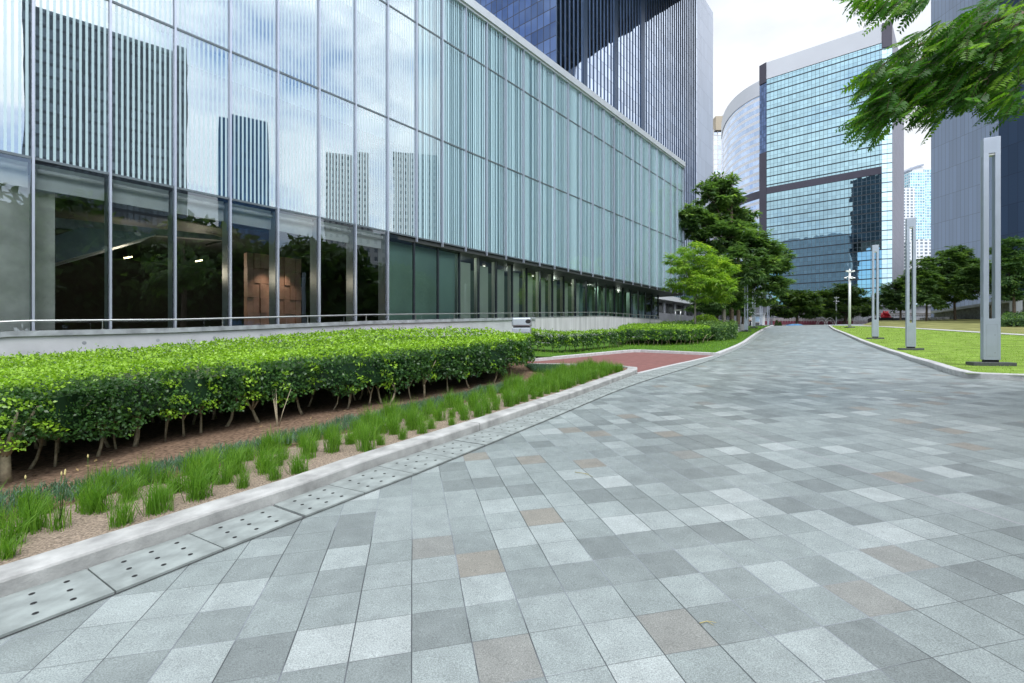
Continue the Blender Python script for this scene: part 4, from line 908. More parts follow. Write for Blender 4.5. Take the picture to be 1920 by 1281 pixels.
def hedges():
    trunks = [(12, 905), (55, 880), (103, 875), (183, 856), (218, 842), (253, 837), (309, 828), (345, 818), (377, 812), (424, 800), (486, 792), (521, 800), (567, 777), (625, 768), (651, 766), (692, 760), (716, 757), (731, 757), (770, 748), (796, 745), (840, 735), (880, 728), (925, 718), (960, 708)]
    tw = [hit(u, v, GM) for u, v in trunks]
    line = smooth_line([tw[0], tw[3], tw[6], tw[10], tw[14], tw[19], tw[23]], 1)
    fr = offset_line(line, -.32); a = (fr[0][0]-2.2, fr[0][1]-2.8)
    mid = [p for p in fr]; end = P2(1000, 13.9)
    wb = [(wl(y, 1.55)) for y in (17.2, 15, 12, 9.5, 7)]
    foot = [a] + mid + [end, P2(985, 15.0), P2(930, 16.2)] + wb + [(a[0]-3, a[1])]
    top = lambda x, y: 1.0-.15*ss(8.0, 10.5, Q(x, y)); bot = lambda x, y: .33+.08*vnoise(x, y, 0, 1.9)
    st = []
    for i, (p, q) in enumerate(zip(tw, trunks)): st.append((p[0], p[1], [.040, .016, .013, .018, .012, .028, .013, .014, .016, .02, .022, .012, .02, .012, .022, .014, .018, .018, .014, .02, .018, .015, .02, .018][i], .5, 'multi' if i in (6, 11) else 'fork'))
    for i in range(34):                       # second and third row, half hidden
        t = random.random(); j = int(t*(len(tw)-1)); p = tw[j]; o = random.uniform(.6, 2.2); st.append((p[0]-NRM.x*o+random.uniform(-.3, .3), p[1]-NRM.y*o+random.uniform(-.3, .3), .018, .5, 'fork'))
    hedge('large clipped hedge with bright lime top and bare stems above the row of grass tufts', foot, top, bot, 1.9, .038, st)
    # narrow hedge behind the red path
    A, B = P2(1004, 19.0), P2(1168, 23.0)
    f2 = [P2(990, 18.6), P2(1090, 20.3), B, P2(1172, 24.4), P2(1080, 21.9), P2(985, 20.1)]
    st2 = [(f2[0][0]*(1-t)+B[0]*t, f2[0][1]*(1-t)+B[1]*t+.35, .016, .35, 'fork') for t in np.linspace(.03, .97, 16)]
    hedge('narrow clipped hedge between the red path and the streaked ramp wall', f2, lambda x, y: .80+0*x, lambda x, y: .26+0*x, 1.5, .05, st2, near=12, young=.85)
    f3 = [P2(1160, 24.6), P2(1235, 24.3), P2(1300, 26.2), P2(1332, 29.8), P2(1318, 33), P2(1250, 36), P2(1190, 32.5), P2(1160, 27.2)]
    st3 = [(P2(u, y+.35)[0], y+.35, .018, .35, 'fork') for u, y in zip(np.linspace(1165, 1325, 20), np.interp(np.linspace(1165, 1325, 20), [1160, 1235, 1300, 1332], [24.7, 24.4, 26.4, 29.8]))]
    hedge('broad clipped hedge with rounded bright top on the grass strip near the path', f3, lambda x, y: .86+.12*ss(25, 32, y), lambda x, y: .30+0*x, 1.5, .055, st3, near=16, young=.82)
    f4 = [P2(1232, 37), P2(1300, 33.5), P2(1345, 31.5), P2(1378, 34), P2(1382, 38), P2(1350, 44), P2(1290, 47), P2(1240, 45)]
    hedge('loose darker green shrub mass under the small light green tree', f4, lambda x, y: 1.0+.18*vnoise(x, y, 0, 1.2), lambda x, y: .05+0*x, 1.5, .09, [], leaf='shrub_leaf', near=20, young=.62, lumps=.14)
hedges()
# ------------------------------------------------------------------ grass
def blades(pts, h, spread, wd, tone, lean=.25):
    n = len(pts); az = RNG.uniform(0, 2*np.pi, n); out = np.stack([np.cos(az), np.sin(az), np.zeros(n)], 1)*(RNG.uniform(0, 1, n)*spread)[:, None]
    H = h*RNG.uniform(.55, 1.1, n); s = np.stack([-np.sin(az+.7), np.cos(az+.7), np.zeros(n)], 1)*np.reshape(wd, (-1, 1))/2
    m = pts+out*.35+np.stack([0*H, 0*H, H*.55], 1); t = pts+out+np.stack([0*H, 0*H, H*(1-.25*np.linalg.norm(out, axis=1)/max(spread, 1e-3)*lean*4)], 1)
    V = np.stack([pts-s, pts+s, m+s*.85, m-s*.85, m+s*.85, m-s*.85, t-s*.12, t+s*.12], 1)
    V = V[:, [0, 1, 2, 3, 5, 4, 7, 6]].reshape(-1, 3); k = np.arange(n)*8
    Fq = np.concatenate([np.stack([k, k+1, k+2, k+3], 1), np.stack([k+4, k+5, k+6, k+7], 1)])
    return V, Fq, np.repeat(np.clip(tone+RNG.normal(size=n)*.15, 0, 1), 8)
def tufts():
    protos = []
    for i in range(6):
        n = 150; p = np.clip(RNG.normal(size=(n, 3)), -1.8, 1.8)*[.038, .038, 0]
        V, Fq, T = blades(p, .24+.02*i, .17, .0050, .45 if i % 2 else .55); me_o = np_mesh('grass_tuft', V, Fq, MAT['grass_blade'], tone=T); protos.append(me_o)
    line = resample(K1, .30); n = 0; used = set(); lab = 'upright dark green grass tuft in the rows planted behind the concrete kerb'
    tot = len(line)
    for j, off in enumerate((.33, .58, .83, 1.08, 1.30)):
        L_ = offset_line(line, WT+off-.17)
        for i, p in enumerate(L_):
            far = line[i][1] > 9.0
            if i < 3 or (not far and random.random() < (.07 if j < 4 else .35)): continue
            if far and j > 4: continue
            x = p[0]+random.uniform(-.06, .06); y = p[1]+random.uniform(-.06, .06)+(j % 2)*.1
            if not inside(BED1, np.array([x]), np.array([y]))[0]: continue
            k = random.randrange(6); src = protos[k]
            if k in used: o = src.copy(); COL.objects.link(o)
            else: o = src; used.add(k)
            o.location = (x, y, float(GM(x, y))); o.rotation_euler = (random.uniform(-.1, .1), random.uniform(-.1, .1), random.uniform(0, 6.28)); s = random.uniform(.70, 1.25)*(1.12 if far else 1.0); o.scale = (s, s, s*random.uniform(.9, 1.1))
            tag(o, lab, 'grass tuft', 'grass tufts behind the kerb'); n += 1
    for k, o in enumerate(protos):
        if k not in used: bpy.data.objects.remove(o)
    # tufts with pale yellow flower buds near the left edge
    for i, (u, v, lb) in enumerate([(62, 1000, 'grass tuft with one tall yellow tipped stalk at the left end of the bed'), (112, 995, 'grass tuft with three tall yellow tipped stalks near the left end of the bed'), (165, 960, 'grass tuft with a single slim bud stalk right of the three stalk tuft')]):
        x, y = hit(u, v, GM); R = thing('flowering_tuft', (x, y, float(GM(x, y))), lb, 'grass tuft')
        p = RNG.normal(size=(60, 3))*[.04, .04, 0]; V, Fq, T = blades(p, .28, .13, .0055, .5); np_mesh('blades', V, Fq, MAT['grass_blade'], R, tone=T, world=False)
        for s in range((1, 3, 1)[i]):
            mb = MB(); tip = Vector((random.uniform(-.09, .09), random.uniform(-.05, .05), .40+random.uniform(-.03, .05))); mb.tube([(0, 0, 0), tip*.55, tip], [.0028, .0025, .002], 5); st = mb.build('flower_stalk', MAT['grass_blade'], R)
            mb = MB(); mb.lathe(tip, [(0.0, -.004), (.0055, .004), (.0062, .014), (.003, .026), (0, .03)], 8); mb.build('bud', MAT['bud'], st)
tufts()
def scatter(poly, n, fn, h, spread, wd, tone, mat, name, label_fn=None, wy0=None):
    P = np.array(poly); x0, y0 = P.min(0); x1, y1 = P.max(0); x = RNG.uniform(x0, x1, n); y = RNG.uniform(y0, y1, n); k = inside(poly, x, y)
    if wy0: k &= RNG.uniform(size=n) < (wy0/np.maximum(y, wy0))**1.2
    x, y = x[k], y[k]; z = fn(x, y); sc = np.ones(len(x)) if not wy0 else np.maximum(y, wy0)/wy0
    V, Fq, T = blades(np.stack([x, y, z], 1), h, spread, wd*sc, tone+.12*vnoise(x, y, 0, .9)); o = np_mesh(name, V, Fq, MAT[mat], tone=T); o['kind'] = 'stuff'; return o
mond = offset_line(K1, 1.36)[:-4] + offset_line(K1, 1.98)[:-4][::-1]
scatter(mond, 90000, lambda x, y: GM(x, y)+.02+.03*vnoise(x, y, 0, 4), .12, .10, .009, .58, 'cover_leaf', 'ground_cover_grass')
m2 = [P2(985, 14.6), P2(1000, 13.3), P2(1040, 12.6), P2(1060, 14.2)]
scatter(m2, 16000, lambda x, y: GM(x, y)+.02, .12, .09, .008, .4, 'cover_leaf', 'ground_cover_grass')
def lawn2():
    poly = offset_line(KR, .16)[1:] + offset_line(K2, .22) + [P2(1385, 47), P2(1330, 30), P2(1160, 24), P2(990, 18.4)]
    scatter(poly, 90000, lambda x, y: GM(x, y)-.01, .15, .10, .011, .72, 'grass_blade', 'bed_grass', wy0=17)
lawn2()
near_lawn = offset_line(K3, -.24)[::-1] + [(22, 9.2), (26, 9.5), (34, 22), (38, 50)]
scatter(near_lawn, 150000, lambda x, y: GL(x, y)-.005, .045, .03, .010, .5, 'lawn_blade', 'lawn_grass', wy0=11)
# ------------------------------------------------------------------ trees
def tree(name, label, base, y, blobs, n, L_, W_, leafmat, barkmat='bark', tr=.16, blades_=9, droop=.35, group=None, trunk_top=None, depth=.8, stems=1, tonebase=.45, flat=.6, lean=0.0, gz=None, dens_skin=.55):
    """blobs: (u, v, ru, rv) outlines of the foliage masses, met at depth y (they keep their real size and thickness)"""
    bx = (base-CU)/F*y; gz = float(G(bx, y))+.1 if gz is None else gz
    R = thing(name, (bx, y, gz), label, 'tree', group)
    k = y/F; B = []
    for i, b in enumerate(blobs):
        u, v, ru, rv = b; off = (random.uniform(-.5, .5)*ru*k*1.2) if i else 0
        B.append((Vector(((u-CU)*k, y+off, EYE+(CV-v)*k)), ru*k, rv*k, ru*k*depth))
    tz = EYE+(CV-trunk_top)*k if trunk_top else max(b[0].z for b in B)*.6+gz*.4
    mb = MB(); tops = []
    for s in range(stems):
        o = (s-(stems-1)/2)*.5; t0 = Vector((bx+o, y+random.uniform(-.2, .2)*(stems > 1), gz-.1)); t1 = Vector((bx+o*1.8+lean, y, tz)); m = t0.lerp(t1, .5)+Vector((random.uniform(-.1, .1), 0, 0))
        mb.tube([t0, t0.lerp(m, .1), m, t1], [tr*1.35, tr, tr*.85, tr*.6], 10); tops.append((m, t1))
    mb.build('trunk', MAT[barkmat], R, world=True)
    mb = MB()
    for c, rx, rz, ry in B:
        m, t1 = random.choice(tops); st = m.lerp(t1, random.uniform(.5, 1.0)) if c.z > t1.z-.3 else m.lerp(t1, random.uniform(.3, .8)); mid = st.lerp(c, .5)+Vector((0, 0, -.12*(c-st).length)); mb.tube([st, mid, c], [tr*.45, tr*.30, tr*.15], 6)
        for j in range(5):
            d = Vector((random.uniform(-1, 1)*rx, random.uniform(-1, 1)*ry, random.uniform(-.4, .8)*rz)); mb.tube([mid.lerp(c, random.uniform(.3, 1)), c+d*.5+Vector((0, 0, -.05)), c+d*.9], [tr*.15, tr*.10, tr*.04], 5)
    mb.build('limbs', MAT[barkmat], R, world=True)
    ar = np.array([b[1]*b[2] for b in B]); cnt = np.maximum(8, (ar/ar.sum()*n)).astype(int); PP = []; OO = []; TT = []
    for (c, rx, rz, ry), q in zip(B, cnt):
        # clusters hang in uneven sprays; some gaps are left between them
        m = max(4, q//7); cd = rand_dirs(m); cr = RNG.uniform(.15, 1, m)**dens_skin; cc = cd*cr[:, None]
        idx = RNG.integers(0, m, q); p = cc[idx]+RNG.normal(size=(q, 3))*[.12, .12, .11]
        PP.append(np.array(c)+p*[rx, ry, rz]); OO.append(unit(p+[0, 0, .25])); TT.append(np.repeat(0.0, q)+RNG.normal(size=m)[idx]*.10)
    P = np.concatenate(PP); O = np.concatenate(OO); T = np.concatenate(TT); N = len(P); b = blades_
    az = RNG.uniform(0, 2*np.pi, (N, 1))+np.arange(b)*2*np.pi/b+RNG.normal(size=(N, b))*.25
    d = np.stack([np.cos(az), np.sin(az), -droop+RNG.normal(size=(N, b))*.28], 2)+(O*flat)[:, None, :]
    d = unit(d.reshape(-1, 3)); PPx = np.repeat(P, b, 0)+d*L_*.12; nr = unit(RNG.normal(size=(N*b, 3))*.3+[0, 0, 1]+np.repeat(O, b, 0)*.3)
    sz = L_*RNG.uniform(.6, 1.15, N*b); V, Fq = leaves(PPx, d, nr, sz, sz*(W_/L_))
    tone = np.repeat(np.clip(tonebase+T+RNG.normal(size=N)*.10+(RNG.uniform(size=N) < .10)*.35, 0, 1), b)
    tone = np.clip(tone+RNG.normal(size=N*b)*.06, 0, 1)
    np_mesh('crown', V, Fq, MAT[leafmat], R, tone=np.repeat(tone, 4))
    return R
tree('leafy_tree', 'tall tree with layered dark green crown rising above the small light green tree', 1372, 46, [(1348, 355, 34, 28), (1330, 372, 24, 16), (1368, 372, 26, 20), (1350, 405, 30, 28), (1290, 405, 34, 20), (1272, 418, 22, 14), (1312, 425, 32, 24), (1398, 392, 28, 16), (1350, 450, 42, 30), (1390, 430, 34, 26), (1400, 462, 40, 30), (1440, 470, 34, 22), (1420, 500, 30, 22), (1300, 445, 22, 14)], 2300, .62, .19, 'tree_leaf', tr=.20, trunk_top=380, blades_=9, group='path side trees')
tree('leafy_tree', 'slender tree with drooping branches over the left row of lamp posts', 1384, 52, [(1440, 500, 34, 24), (1462, 478, 22, 14), (1405, 520, 36, 30), (1450, 535, 28, 16), (1470, 525, 22, 12), (1380, 540, 30, 28), (1425, 555, 22, 16)], 1300, .58, .17, 'tree_leaf', tr=.20, trunk_top=470, group='path side trees')
tree('leafy_tree', 'dark bushy tree with grey trunk right behind the small light green tree', 1357, 43, [(1350, 515, 40, 36), (1385, 500, 32, 34), (1335, 555, 34, 22), (1375, 560, 28, 22), (1320, 520, 28, 24)], 1300, .5, .16, 'tree_leaf', 'pale_bark', tr=.20, trunk_top=540, tonebase=.35, group='path side trees')
tree('leafy_tree', 'low dark tree under the canopy of the dark tower', 1345, 58, [(1330, 570, 34, 18), (1365, 572, 26, 16), (1300, 575, 20, 10), (1395, 575, 18, 14)], 700, .5, .16, 'tree_leaf', tr=.16, trunk_top=570, tonebase=.3)
tree('leafy_tree', 'thin trunked tree standing left of the nearest left row lamp post', 1392, 60, [(1390, 540, 30, 26), (1410, 560, 20, 16), (1375, 575, 22, 12)], 600, .5, .16, 'tree_leaf', tr=.14, trunk_top=545, tonebase=.35)
tree('small_tree', 'small light green tree with spreading crown on the shrub bed', 1304, 35, [(1302, 470, 36, 16), (1275, 495, 32, 20), (1315, 495, 46, 28), (1355, 505, 30, 22), (1270, 530, 26, 15), (1310, 530, 44, 22), (1350, 535, 34, 20), (1300, 555, 24, 10), (1345, 555, 28, 12), (1258, 540, 14, 8)], 1500, .36, .075, 'light_leaf', 'pale_bark', tr=.07, trunk_top=540, blades_=8, droop=.55, tonebase=.5, depth=.9)
FAR = 'spreading trees along the street at the end of the path'
tree('spreading_tree', 'wide flat crowned tree standing over the blue tarpaulin at the path end', 1494, 84, [(1492, 560, 40, 14), (1465, 575, 22, 12), (1520, 566, 26, 16), (1480, 585, 26, 8), (1452, 588, 16, 7), (1510, 583, 24, 10), (1488, 551, 24, 8)], 1500, .75, .26, 'ficus_leaf', tr=.24, trunk_top=578, blades_=7, droop=.2, tonebase=.4, gz=3.9, group=FAR)
tree('spreading_tree', 'wide dark tree behind the tall camera mast', 1578, 92, [(1568, 556, 34, 18), (1600, 560, 30, 22), (1540, 568, 24, 18), (1620, 575, 22, 16), (1585, 580, 42, 14), (1548, 590, 20, 8), (1580, 543, 26, 8)], 1800, .8, .28, 'ficus_leaf', tr=.26, trunk_top=580, blades_=7, droop=.2, tonebase=.42, gz=3.9, group=FAR, lean=1.5)
RT = 'round crowned trees along the far edge of the lawn'
tree('round_tree', 'dark tree behind the farthest right row lamp post and the red sculpture', 1688, 74, [(1680, 545, 26, 22), (1665, 560, 18, 18), (1700, 535, 22, 24), (1690, 570, 26, 12)], 1100, .6, .24, 'tree_leaf', tr=.16, trunk_top=570, blades_=7, tonebase=.3, gz=4.0, group=RT)
tree('round_tree', 'full crowned tree between the middle and the nearest right lamp post, left one', 1737, 60, [(1735, 505, 26, 24), (1728, 535, 30, 26), (1752, 520, 26, 26), (1740, 560, 28, 16), (1712, 550, 18, 16)], 1300, .55, .24, 'tree_leaf', tr=.13, trunk_top=560, blades_=7, tonebase=.5, gz=4.2, group=RT)
tree('round_tree', 'tallest full crowned tree in front of the grey metal slab tower', 1791, 60, [(1788, 482, 26, 20), (1772, 500, 24, 24), (1808, 495, 26, 22), (1790, 520, 34, 24), (1820, 520, 20, 22), (1785, 550, 34, 14)], 1500, .55, .22, 'tree_leaf', tr=.15, trunk_top=540, blades_=7, tonebase=.4, gz=4.2, group=RT)
tree('round_tree', 'tree with propped leaning stem left of the nearest lamp post', 1842, 56, [(1835, 505, 26, 20), (1825, 530, 24, 20), (1850, 525, 26, 22), (1835, 548, 26, 12)], 1000, .5, .2, 'tree_leaf', tr=.11, trunk_top=540, blades_=7, tonebase=.42, gz=4.2, group=RT)
tree('round_tree', 'large tree at the right edge with mottled crown before the navy wall', 1902, 50, [(1905, 470, 34, 26), (1880, 500, 24, 30), (1925, 500, 36, 34), (1890, 530, 26, 22), (1925, 545, 30, 18), (1895, 552, 22, 8)], 1600, .45, .17, 'shrub_leaf', tr=.15, trunk_top=540, blades_=7, tonebase=.45, gz=4.0, group=RT)
# trees on the lawn beyond the right frame edge, met as reflections in the ground floor glass
def mirror_trees():
    proto = None
    spots = ((-41, 44, 1.05, 'tree mirrored in the glass in front of the pale concrete inner wall'), (-35, 52, 1.2, 'tree mirrored left in the hall windows under the stair'), (-29, 50, 1.0, 'tree mirrored behind the left ceiling lamp of the hall'), (-23, 54, 1.15, 'tree mirrored behind the right ceiling lamp of the hall'), (-17.5, 52, .95, 'tree mirrored in the hall window beside the timber wall'), (-12, 56, 1.1, 'tree mirrored in the last clear window before the recessed glazing'), (-6.5, 62, .85, 'tree mirrored low in the green blank panels'), (-1, 78, 1.1, 'tree mirrored over the pale curtains behind the recessed glazing'), (5, 92, 1.2, 'tree mirrored in the darker far part of the recessed glazing'))
    for a, d, sc, lb in spots:
        x = -25.2+math.cos(math.radians(a))*d; y = 21.9+math.sin(math.radians(a))*d; loc = (x, y, float(GL(x, y))-.1)
        if proto is None:
            R = proto = thing('round_tree', loc, lb, 'tree', 'trees mirrored in the glass'); mb = MB(); mb.tube([(0, 0, 0), (.1, 0, 3.2), (0, 0, 8.0)], [.28, .2, .1], 8); mb.build('trunk', MAT['bark'], R)
            n = 5200; q = rand_dirs(n)*(RNG.uniform(.2, 1, n)**.45)[:, None]; q = q*(1+.3*vnoise(q[:, 0], q[:, 1], q[:, 2], 2.4))[:, None]*[4.6, 4.6, 4.2]+[0, 0, 6.2]; d_ = unit(RNG.normal(size=(n, 3))+[0, 0, -.3])
            V, Fq = leaves(q, d_, unit(RNG.normal(size=(n, 3))+[0, 0, 1]), np.full(n, .95), np.full(n, .5)); np_mesh('crown', V, Fq, MAT['ficus_leaf'], R, tone=np.repeat(np.clip(.3+RNG.normal(size=n)*.15, 0, 1), 4), world=False)
            R.scale = (sc, sc, sc)
        else:
            r = copy_thing(proto, loc, a*.7, lb); r.scale = (sc, sc, sc)
mirror_trees()
# overhanging branches of a tree whose trunk stands right of the frame
def overhang():
    R = thing('overhanging_tree', (9.6, 5.6, float(GL(9.6, 5.6))), 'tree with feathery compound leaves hanging into the top right corner', 'tree')
    mb = MB(); mb.tube([(9.6, 5.6, .3), (9.5, 5.7, 3), (9.3, 5.9, 6.2), (9.5, 5.7, 7.8)], [.24, .18, .13, .04], 12); mb.build('trunk', MAT['bark'], R, world=True)
    def q(u, v, y): return PX(u, v, y)
    main = [[Vector((9.4, 5.8, 5.2)), q(1960, 10, 6.4), q(1850, 45, 6.6), q(1760, 70, 6.8), q(1700, 95, 7.0), q(1640, 130, 7.1)],
            [q(1850, 45, 6.6), q(1800, 80, 6.7), q(1755, 120, 6.8), q(1752, 190, 6.9)],
            [Vector((9.3, 5.9, 6.0)), q(1900, -70, 6.6), q(1760, -40, 6.8), q(1640, -25, 7.0), q(1580, -15, 7.1)],
            [q(1920, 20, 6.3), q(1880, 90, 6.2), q(1850, 160, 6.3)], [Vector((9.4, 5.8, 4.6)), q(1960, 120, 6.2), q(1900, 170, 6.3)],
            [q(1760, 70, 6.8), q(1700, 150, 7.0), q(1640, 200, 7.1)], [q(1752, 140, 6.8), q(1700, 190, 7.0), q(1660, 230, 7.1)]]
    mb = MB()
    for i, b in enumerate(main): r = .055 if i in (0, 2) else .03; mb.tube(b, [r*(1-.85*j/(len(b)-1)) for j in range(len(b))], 7)
    mb.build('branch', MAT['bark'], R, world=True)
    mb = MB(); z = float(G(9.6, 5.6)); mb.box((9.6, 5.6, z+.02), (1.3, 1.3, .05), .2); mb.build('tree_grate', MAT['plinth_stone'], R, world=True)
    # frond starting points spread through the outline of the foliage: (u, v, ru, rv, share)
    reg = [(1745, 120, 75, 60, 20), (1690, 150, 60, 45, 14), (1640, 150, 32, 30, 5), (1720, 175, 70, 36, 12), (1655, 200, 40, 26, 7), (1640, 232, 26, 14, 3), (1860, 110, 75, 80, 30), (1880, 40, 70, 45, 16), (1820, 160, 60, 40, 12), (1790, 60, 45, 30, 6), (1620, -8, 36, 14, 3), (1670, 6, 22, 16, 3), (1715, -4, 30, 20, 4), (1890, 185, 30, 22, 4), (1745, 215, 26, 14, 2)]
    tot = sum(r[4] for r in reg); NF = 1150; P = []; D = []; T = []
    axis = []
    for u, v, ru, rv, sh in reg + [None]*0 + [(0, 0, 0, 0, -1)]:
        for _ in range(int(NF*sh/tot) if sh > 0 else 420):
            while True:
                a, b = random.uniform(-1, 1), random.uniform(-1, 1)
                if a*a+b*b < 1: break
            y = 6.9+random.uniform(-.95, .95); o = q(u+a*ru+9, v+b*rv-7, y)
            if sh < 0: g_ = Vector((random.gauss(0, 1), random.gauss(0, 1), random.gauss(0, .6))).normalized()*random.uniform(.5, 2.4); o = Vector((9.9, 5.6, 6.6))+g_
            fl = random.uniform(.26, .42); dd = Vector((-.75+random.uniform(-.45, .45), random.uniform(-.6, .6), -.55+random.uniform(-.35, .3))).normalized(); sd = dd.cross(Vector((0, 0, 1))); sd = sd.normalized() if sd.length > .1 else Vector((1, 0, 0)); up = sd.cross(dd)
            roll = random.uniform(-.7, .7); sd2 = sd*math.cos(roll)+up*math.sin(roll); n_ = random.randint(8, 11); tn = random.gauss(.44, .17)+(.25 if random.random() < .14 else 0)
            axis.append((o, o+dd*fl-Vector((0, 0, fl*.12))))
            for i in range(n_):
                t = (i+1)/(n_+.5); c = o+dd*fl*t-Vector((0, 0, fl*.12*t*t)); w = math.sin(math.pi*(.12+.8*t))**.6
                for s in (-1, 1):
                    P.append(c); D.append((sd2*s+dd*.42+Vector((0, 0, -.12)))*1.0); T.append((tn, w, sd2.cross(dd)))
    P = np.array([tuple(p) for p in P]); D = np.array([tuple(p) for p in D]); tn = np.array([t[0] for t in T]); w_ = np.array([t[1] for t in T]); N = np.array([tuple(t[2]) for t in T])
    N = unit(N+RNG.normal(size=N.shape)*.25); ln = .115*w_*RNG.uniform(.75, 1.1, len(P)); V, Fq = leaves(P, D, N, ln, ln*.40)
    np_mesh('foliage', V, Fq, MAT['frond_leaf'], R, tone=np.repeat(np.clip(tn+RNG.normal(size=len(tn))*.05, 0, 1), 4))
    mb = MB()
    for a, b in axis: mb.tube([a, b], [.0035, .0015], 3, caps=False)
    mb.build('twigs', MAT['bark'], R, world=True)
overhang()
# ------------------------------------------------------------------ lamp posts
def lamp():
    R = thing('lamp_post', (0, 0, 0), 'x', 'lamp post'); W, D = .335, .20; g = .118
    def b(name, c, sz, mat, bev=.004, p=R): mb = MB(); mb.box(c, sz); return mb.build(name, MAT[mat], p, bevel=bev)
    b('plinth', (0, 0, .045), (.84, .50, .10), 'plinth_stone', .008)
    b('base_joint', (0, 0, .125), (W-.05, D-.05, .06), 'black_gap', 0)
    bb = b('base_box', (0, 0, .69), (W, D, 1.07), 'lamp_metal')
    mb = MB()
    for z in (.34, .80): mb.tube([(.055, -D/2+.002, z), (.055, -D/2-.004, z)], .008, 8)
    mb.build('screw', MAT['black_gap'], bb)
    mb = MB()
    for x0, z0, w_, h_ in ((-.11, .25, .004, .82), (.11, .25, .004, .82), (0, .25, .22, .004), (0, 1.07, .22, .004)): mb.box((x0, -D/2-.0006, z0+(h_/2 if h_ > .1 else 0)), (w_, .003, h_))
    mb.build('access_door', MAT['lamp_inner'], bb)
    for s in (-1, 1):
        l = b('leg', (s*(W/2-.0535), 0, 3.37), (.107, D, 4.29), 'lamp_metal')
        b('side_slot', (s*(W/2+.001)-s*.001, 0, 3.37), (.006, .06, 4.2), 'lamp_inner', 0, l)
    b('head', (0, 0, 5.72), (W, D, .41), 'lamp_metal')
    b('lamp_lens', (0, 0, 5.487), (g-.004, D-.04, .045), 'lens', 0)
    return R
LZ = math.radians(-25.5); LAMP = lamp(); GR = 'slot shaped grey lamp posts along the path'
def place_lamp(u, y, label, first=False, z=None):
    x = (u-CU)/F*y; z = float(GL(x, y)) if z is None else z
    if first: LAMP.location = (x, y, z-.01); LAMP.rotation_euler = (0, 0, LZ); LAMP['label'] = label; LAMP['group'] = GR
    else: copy_thing(LAMP, (x, y, z-.01), LZ, label, GR)
place_lamp(1857, 12.6, 'tallest looking slotted grey lamp post on the lawn, at the right edge of the photo', True)
place_lamp(1707.5, 21.7, 'slotted grey lamp post on the lawn, middle one of the three right of the path')
place_lamp(1641, 30.5, 'slotted grey lamp post on the lawn, farthest of the three beside the camera mast')
place_lamp(1399, 47.3, 'slotted grey lamp post beside the walking person, first of the row left of the path')
place_lamp(1413.5, 58.0, 'slotted grey lamp post half lost in tree leaves, second from the walking person')
place_lamp(1427, 68.0, 'slotted grey lamp post with clear head, third from the walking person')
place_lamp(1440.5, 82, 'slotted grey lamp post, fourth from the walking person left of the path end')
place_lamp(1446.5, 88, 'slotted grey lamp post, last one of the row left of the path end')
# ------------------------------------------------------------------ camera masts
def mast():
    R = thing('camera_mast', (0, 0, 0), 'x', 'camera mast')
    mb = MB(); mb.box((0, 0, .05), (.75, .5, .10)); mb.build('plinth', MAT['plinth_stone'], R)
    mb = MB(); mb.tube([(0, 0, .1), (0, 0, 5.95)], [.125, .105], 14); mb.build('pole', MAT['white_paint'], R)
    mb = MB(); mb.tube([(-.42, 0, 5.20), (-.2, 0, 5.30), (0, 0, 5.12), (.2, 0, 5.30), (.42, 0, 5.20)], .04, 8); mb.build('bracket', MAT['white_paint'], R)
    for x, y, z in ((-.45, 0, 5.12), (.45, 0, 5.12), (0, -.2, 5.05)):
        mb = MB(); mb.lathe((x, y, z), [(0, .12), (.10, .11), (.13, .03), (.125, -.02)], 14); c = mb.build('dome_camera', MAT['white_paint'], R)
        mb = MB(); mb.lathe((x, y, z), [(.115, -.02), (.10, -.08), (.05, -.125), (0, -.13)], 14); mb.build('dome', MAT['black_gap'], c)
    for s in (-1, 1):
        mb = MB(); mb.tube([(s*.08, 0, 5.68), (s*.22, -.05, 5.78)], .03, 6); mb.slab([(s*.15, -.16, 5.74), (s*.43, -.16, 5.80), (s*.43, -.16, 5.95), (s*.13, -.16, 5.88)], (0, .15, 0)); mb.build('box_camera', MAT['white_paint'], R)
    mb = MB(); mb.lathe((0, -.02, 5.8), [(0, -.06), (.13, -.04), (.14, .06), (.07, .12), (.05, .3), (0, .3)], 12); mb.build('mast_head', MAT['white_paint'], R)
    return R
m1 = mast(); x = (1593-CU)/F*50; m1.location = (x, 50, float(GL(x, 50))); m1['label'] = 'tall white camera mast standing on the lawn beside the path end'; m1['group'] = 'white camera masts'
copy_thing(m1, ((1568-CU)/F*90, 90, 3.9), 0, 'farther white camera mast in front of the dark spreading trees', 'white camera masts')
